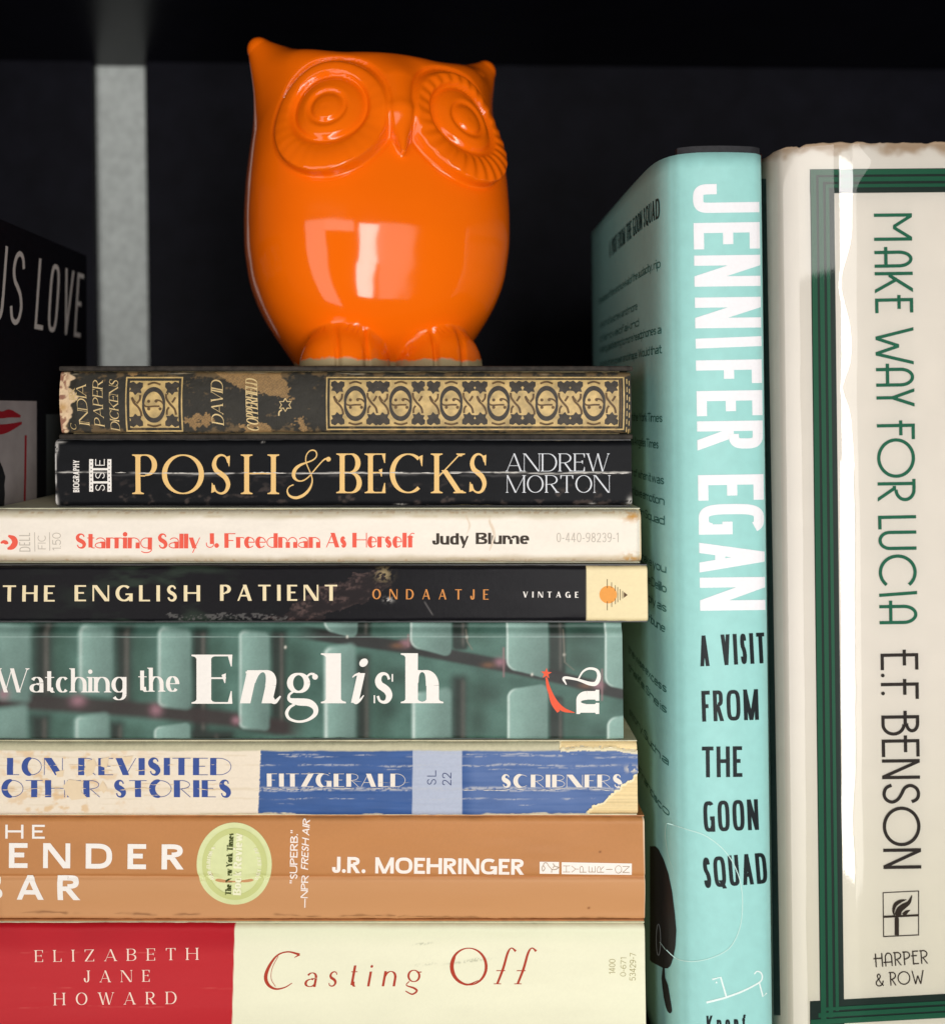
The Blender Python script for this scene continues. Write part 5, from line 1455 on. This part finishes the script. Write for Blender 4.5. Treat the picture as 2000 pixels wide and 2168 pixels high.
# ------------------------------------------------------------------ the owl
def owl():
    YAW = math.radians(16)
    cx, cy = (795 - VX) * S * (D + .054) / D, .054
    zb = zrow(BOUND[0]) - GAP + .00002
    root = thing('owl_figurine', 'glossy orange ceramic owl figurine standing on top of the book stack', 'figurine', loc=(cx, cy, zb))
    root.rotation_euler = (0, 0, YAW)
    zk = np.array([-5, 0, 3, 8, 14, 22, 32, 44, 56, 68, 80, 90, 100, 108, 118, 130.])
    hw = np.array([26, 28, 30.0, 33.6, 37.8, 42.0, 45.6, 47.4, 47.6, 47.0, 45.6, 43.8, 42.0, 41.2, 40.6, 40.])
    hd = np.array([25, 26, 28.5, 32, 36.5, 40.5, 43, 44.2, 43.4, 41.5, 38.8, 36.4, 34, 32, 30, 29.])
    zz = np.linspace(-5, 130, 400)
    def smooth(a):
        b = np.interp(zz, zk, a); k = np.hanning(41); k /= k.sum()
        return np.convolve(np.pad(b, 20, mode='edge'), k, 'valid')
    HW, HD = smooth(hw) * .98, smooth(hd)
    def smin(a, b, k):
        h = np.clip(.5 + .5 * (b - a) / k, 0, 1)
        return b + (a - b) * h - k * h * (1 - h)
    def smax(a, b, k): return -smin(-a, -b, k)
    def capsule(P, a, b, r0, r1):
        a = np.array(a, float); b = np.array(b, float)
        ab = b - a; t = np.clip(((P - a) @ ab) / (ab @ ab), 0, 1)
        return np.linalg.norm(P - a - t[:, None] * ab, axis=1) - (r0 + (r1 - r0) * t)
    def ellip(P, c, r):
        q = (P - np.array(c, float)) / np.array(r, float)
        k0 = np.linalg.norm(q, axis=1); k1 = np.linalg.norm(q / np.array(r, float), axis=1)
        return k0 * (k0 - 1) / np.maximum(k1, 1e-6)
    ea = math.radians(33)
    eyes = []
    for sx in (-1, 1):
        n = np.array([sx * math.sin(ea), -math.cos(ea), -.05]); n /= np.linalg.norm(n)
        up = np.array([0, 0, 1.]) - n * n[2]; up /= np.linalg.norm(up)
        rt = np.cross(n, up)
        eyes.append((np.array([sx * 21.3, -33.0, 81.3]), n, up, rt))
    RE = 19.0
    def eye_coords(P, e):
        c, n, up, rt = e
        q = P - c
        a = q @ rt; b = q @ up; d = q @ n
        rho = np.hypot(a, b / 1.05)
        rin = np.hypot(a, b - 2.6)
        return a, b, d, rho, rin
    def field(P):
        x, y, z = P.T
        a = np.interp(z, zz, HW); b = np.interp(z, zz, HD)
        n = 2.75 - .5 * ss(70, 95, z) - .4 * ss(30, 10, z)
        q = (np.abs(x / a) ** n + np.abs(y / b) ** n) ** (1 / n)
        d = (q - 1) * np.minimum(a, b)
        zt = 108.0 + 1.2 * np.exp(-(x / 17) ** 2) + 3.2 * ss(14, 36, np.abs(x)) - .04 * np.abs(y) - .0022 * np.maximum(0, np.abs(y) - 8) ** 2
        d = smax(d, z - zt, 9.0)
        # body eye plates
        for e in eyes:
            a_, b_, dd, rho, rin = eye_coords(P, e)
            front = ss(-16, -10, dd)
            plate = ss(RE + .5, RE - 1.3, rho)
            low = ss(.2, -1.0, b_ / RE)
            hgt = (1.3 + 1.7 * low) * plate
            hgt -= 1.15 * np.exp(-((rho - RE - .3) / 1.1) ** 2) * (1 - .75 * low)
            hgt -= 1.05 * np.exp(-((rin - 11.6) / 1.2) ** 2)
            hgt += 1.5 * ss(11.6, 5.0, rin) + 0.8 * np.clip(1 - ((rho - 15.2) / 4.6) ** 2, 0, 1) * ss(11.0, 12.4, rin)
            hgt -= .95 * np.exp(-((rin - 5.4) / 1.1) ** 2)
            hgt += .6 * ss(5, 1, rin)
            phi = np.arctan2(a_, b_)
            tick = np.cos(phi * 26) * ss(12.6, 13.6, rin) * ss(RE - .6, RE - 2, rho)
            hgt += .13 * tick * (1.3 if e[0][0] > 0 else .22)
            d = d - hgt * front
        # brow bridge and beak
        d = smin(d, capsule(P, (0, -34.0, 94), (0, -38.0, 84), 3.2, 4.2), 9.0)
        d = smin(d, capsule(P, (0, -38.2, 82), (0, -43.6, 69.5), 4.3, .9), 2.8)
        # ears
        for sx in (-1, 1):
            d = smin(d, capsule(P, (sx * 28.0, 0, 97), (sx * 42.0, 0, 113.8), 12.0, 3.2), 11.0)
        # feet
        for sx in (-1, 1):
            f = ellip(P, (sx * 16.2, -27.5, 0), (15.0, 15.0, 16.0))
            gx = x - sx * 16.2
            f = f + 1.3 * (np.exp(-((gx - 4.6) / .9) ** 2) + np.exp(-((gx + 4.6) / .9) ** 2)) * ss(-32, -38, y)
            d = smin(d, f, 1.6)
        return smax(d, -z, .8)
    NA, NE = 620, 430
    az = np.linspace(0, 2 * np.pi, NA, endpoint=False)
    # finer towards the front (-y)
    az = az - .38 * np.sin(az) 
    az = az - np.pi / 2
    s = np.linspace(-1, 1, NE)
    el = np.sign(s) * np.abs(s) ** 1.15 * np.pi / 2
    zo = 60 + 38 * np.sin(el) * .9
    AZ, EL = np.meshgrid(az, el)
    ZO = np.repeat(zo[:, None], NA, 1).ravel()
    dr = np.stack([np.cos(EL) * np.cos(AZ), np.cos(EL) * np.sin(AZ), np.sin(EL)], -1).reshape(-1, 3)
    O = np.zeros_like(dr); O[:, 2] = ZO
    t = np.full(len(dr), 82.0)
    act = np.arange(len(dr))
    for it in range(90):
        dd = field(O[act] + dr[act] * t[act][:, None])
        t[act] -= dd * .62
        keep = np.abs(dd) > .004
        act = act[keep]
        if len(act) == 0: break
    P = O + dr * t[:, None]
    i = np.arange(NE - 1)[:, None] * NA; j = np.arange(NA)[None, :]
    jn = (np.arange(NA) + 1) % NA
    A_ = (i + j).ravel(); B_ = (i + jn[None, :]).ravel()
    F = np.stack([A_, B_, B_ + NA, A_ + NA], 1)
    # vertex normals from the field itself
    h = .12
    N = np.zeros_like(P)
    for k in range(3):
        e = np.zeros(3); e[k] = h
        N[:, k] = field(P + e) - field(P - e)
    N /= np.maximum(np.linalg.norm(N, axis=1, keepdims=True), 1e-9)
    fc = P[F].mean(1)
    region = np.zeros(len(F), int)      # 0 body
    names = {0: 'body', 1: 'eye', 2: 'eye', 3: 'pupil', 4: 'pupil', 5: 'beak', 6: 'ear', 7: 'ear', 8: 'foot', 9: 'foot', 10: 'base_rim'}
    for q, sx in enumerate((-1, 1)):
        region[(np.hypot(fc[:, 0] - sx * 42, fc[:, 1] * .6) < 12.5) & (fc[:, 2] > 104.5)] = 6 + q
        fe = ellip(fc, (sx * 16.2, -27.5, 0), (15.7, 15.7, 16.8))
        region[(fe < 0) & (fc[:, 1] < -24)] = 8 + q
        a_, b_, dd, rho, rin = eye_coords(fc, eyes[q])
        region[(rho < RE + .4) & (dd > -14)] = 1 + q
        region[(rin < 5.4) & (dd > -14)] = 3 + q
    bk = capsule(fc, (0, -42.0, 84), (0, -45.6, 69.0), 4.0, 1.2)
    region[(bk < .8) & (region == 0)] = 5
    region[(fc[:, 2] < .35)] = 10
    glaze = bpy.data.materials.new('orange_ceramic_glaze'); glaze.use_nodes = True
    nt = glaze.node_tree; nd = nt.nodes; lk = nt.links
    p = nd['Principled BSDF']
    p.inputs['Roughness'].default_value = .09
    p.inputs['Specular IOR Level'].default_value = .5
    tc = nd.new('ShaderNodeTexCoord'); sep = nd.new('ShaderNodeSeparateXYZ'); lk.new(tc.outputs['Object'], sep.inputs[0])
    nz = nd.new('ShaderNodeTexNoise'); nz.inputs['Scale'].default_value = 160; nz.inputs['Detail'].default_value = 3; lk.new(tc.outputs['Object'], nz.inputs['Vector'])
    md = nd.new('ShaderNodeMath'); md.operation = 'MULTIPLY_ADD'; md.inputs[1].default_value = .0040; lk.new(nz.outputs['Fac'], md.inputs[0]); lk.new(sep.outputs[2], md.inputs[2])
    mr = nd.new('ShaderNodeMapRange'); mr.inputs[1].default_value = .0042; mr.inputs[2].default_value = .0050; lk.new(md.outputs[0], mr.inputs[0])
    nz2 = nd.new('ShaderNodeTexNoise'); nz2.inputs['Scale'].default_value = 25; lk.new(tc.outputs['Object'], nz2.inputs['Vector'])
    og = nd.new('ShaderNodeMix'); og.data_type = 'RGBA'; lk.new(nz2.outputs['Fac'], og.inputs[0])
    og.inputs[6].default_value = (.96, .142, .0018, 1); og.inputs[7].default_value = (.98, .170, .0022, 1)
    mx = nd.new('ShaderNodeMix'); mx.data_type = 'RGBA'; lk.new(mr.outputs[0], mx.inputs[0]); mx.inputs[6].default_value = (*C(172, 152, 112), 1); lk.new(og.outputs[2], mx.inputs[7])
    lk.new(mx.outputs[2], p.inputs['Base Color'])
    rg = nd.new('ShaderNodeMapRange'); rg.inputs[3].default_value = .75; rg.inputs[4].default_value = .09; lk.new(mr.outputs[0], rg.inputs[0]); lk.new(rg.outputs[0], p.inputs['Roughness'])
    nb = nd.new('ShaderNodeTexNoise'); nb.inputs['Scale'].default_value = 38; nb.inputs['Detail'].default_value = 2; lk.new(tc.outputs['Object'], nb.inputs['Vector'])
    bp = nd.new('ShaderNodeBump'); bp.inputs['Distance'].default_value = .0006; bp.inputs['Strength'].default_value = .7; lk.new(nb.outputs['Fac'], bp.inputs['Height']); lk.new(bp.outputs[0], p.inputs['Normal'])
    clay = mat('unglazed_clay', C(172, 152, 112), rough=.85, grain=.2, gscale=300)
    made = {}
    for r_ in range(11):
        ff = F[region == r_]
        if len(ff) == 0: continue
        u, inv = np.unique(ff, return_inverse=True)
        parent = root if r_ not in (3, 4) else made[r_ - 2]
        o = mesh_obj(names[r_], P[u] * .001, inv.reshape(-1, 4), clay if r_ == 10 else glaze, parent, True)
        o.data.normals_split_custom_set_from_vertices(N[u].tolist())
        made[r_] = o
owl()
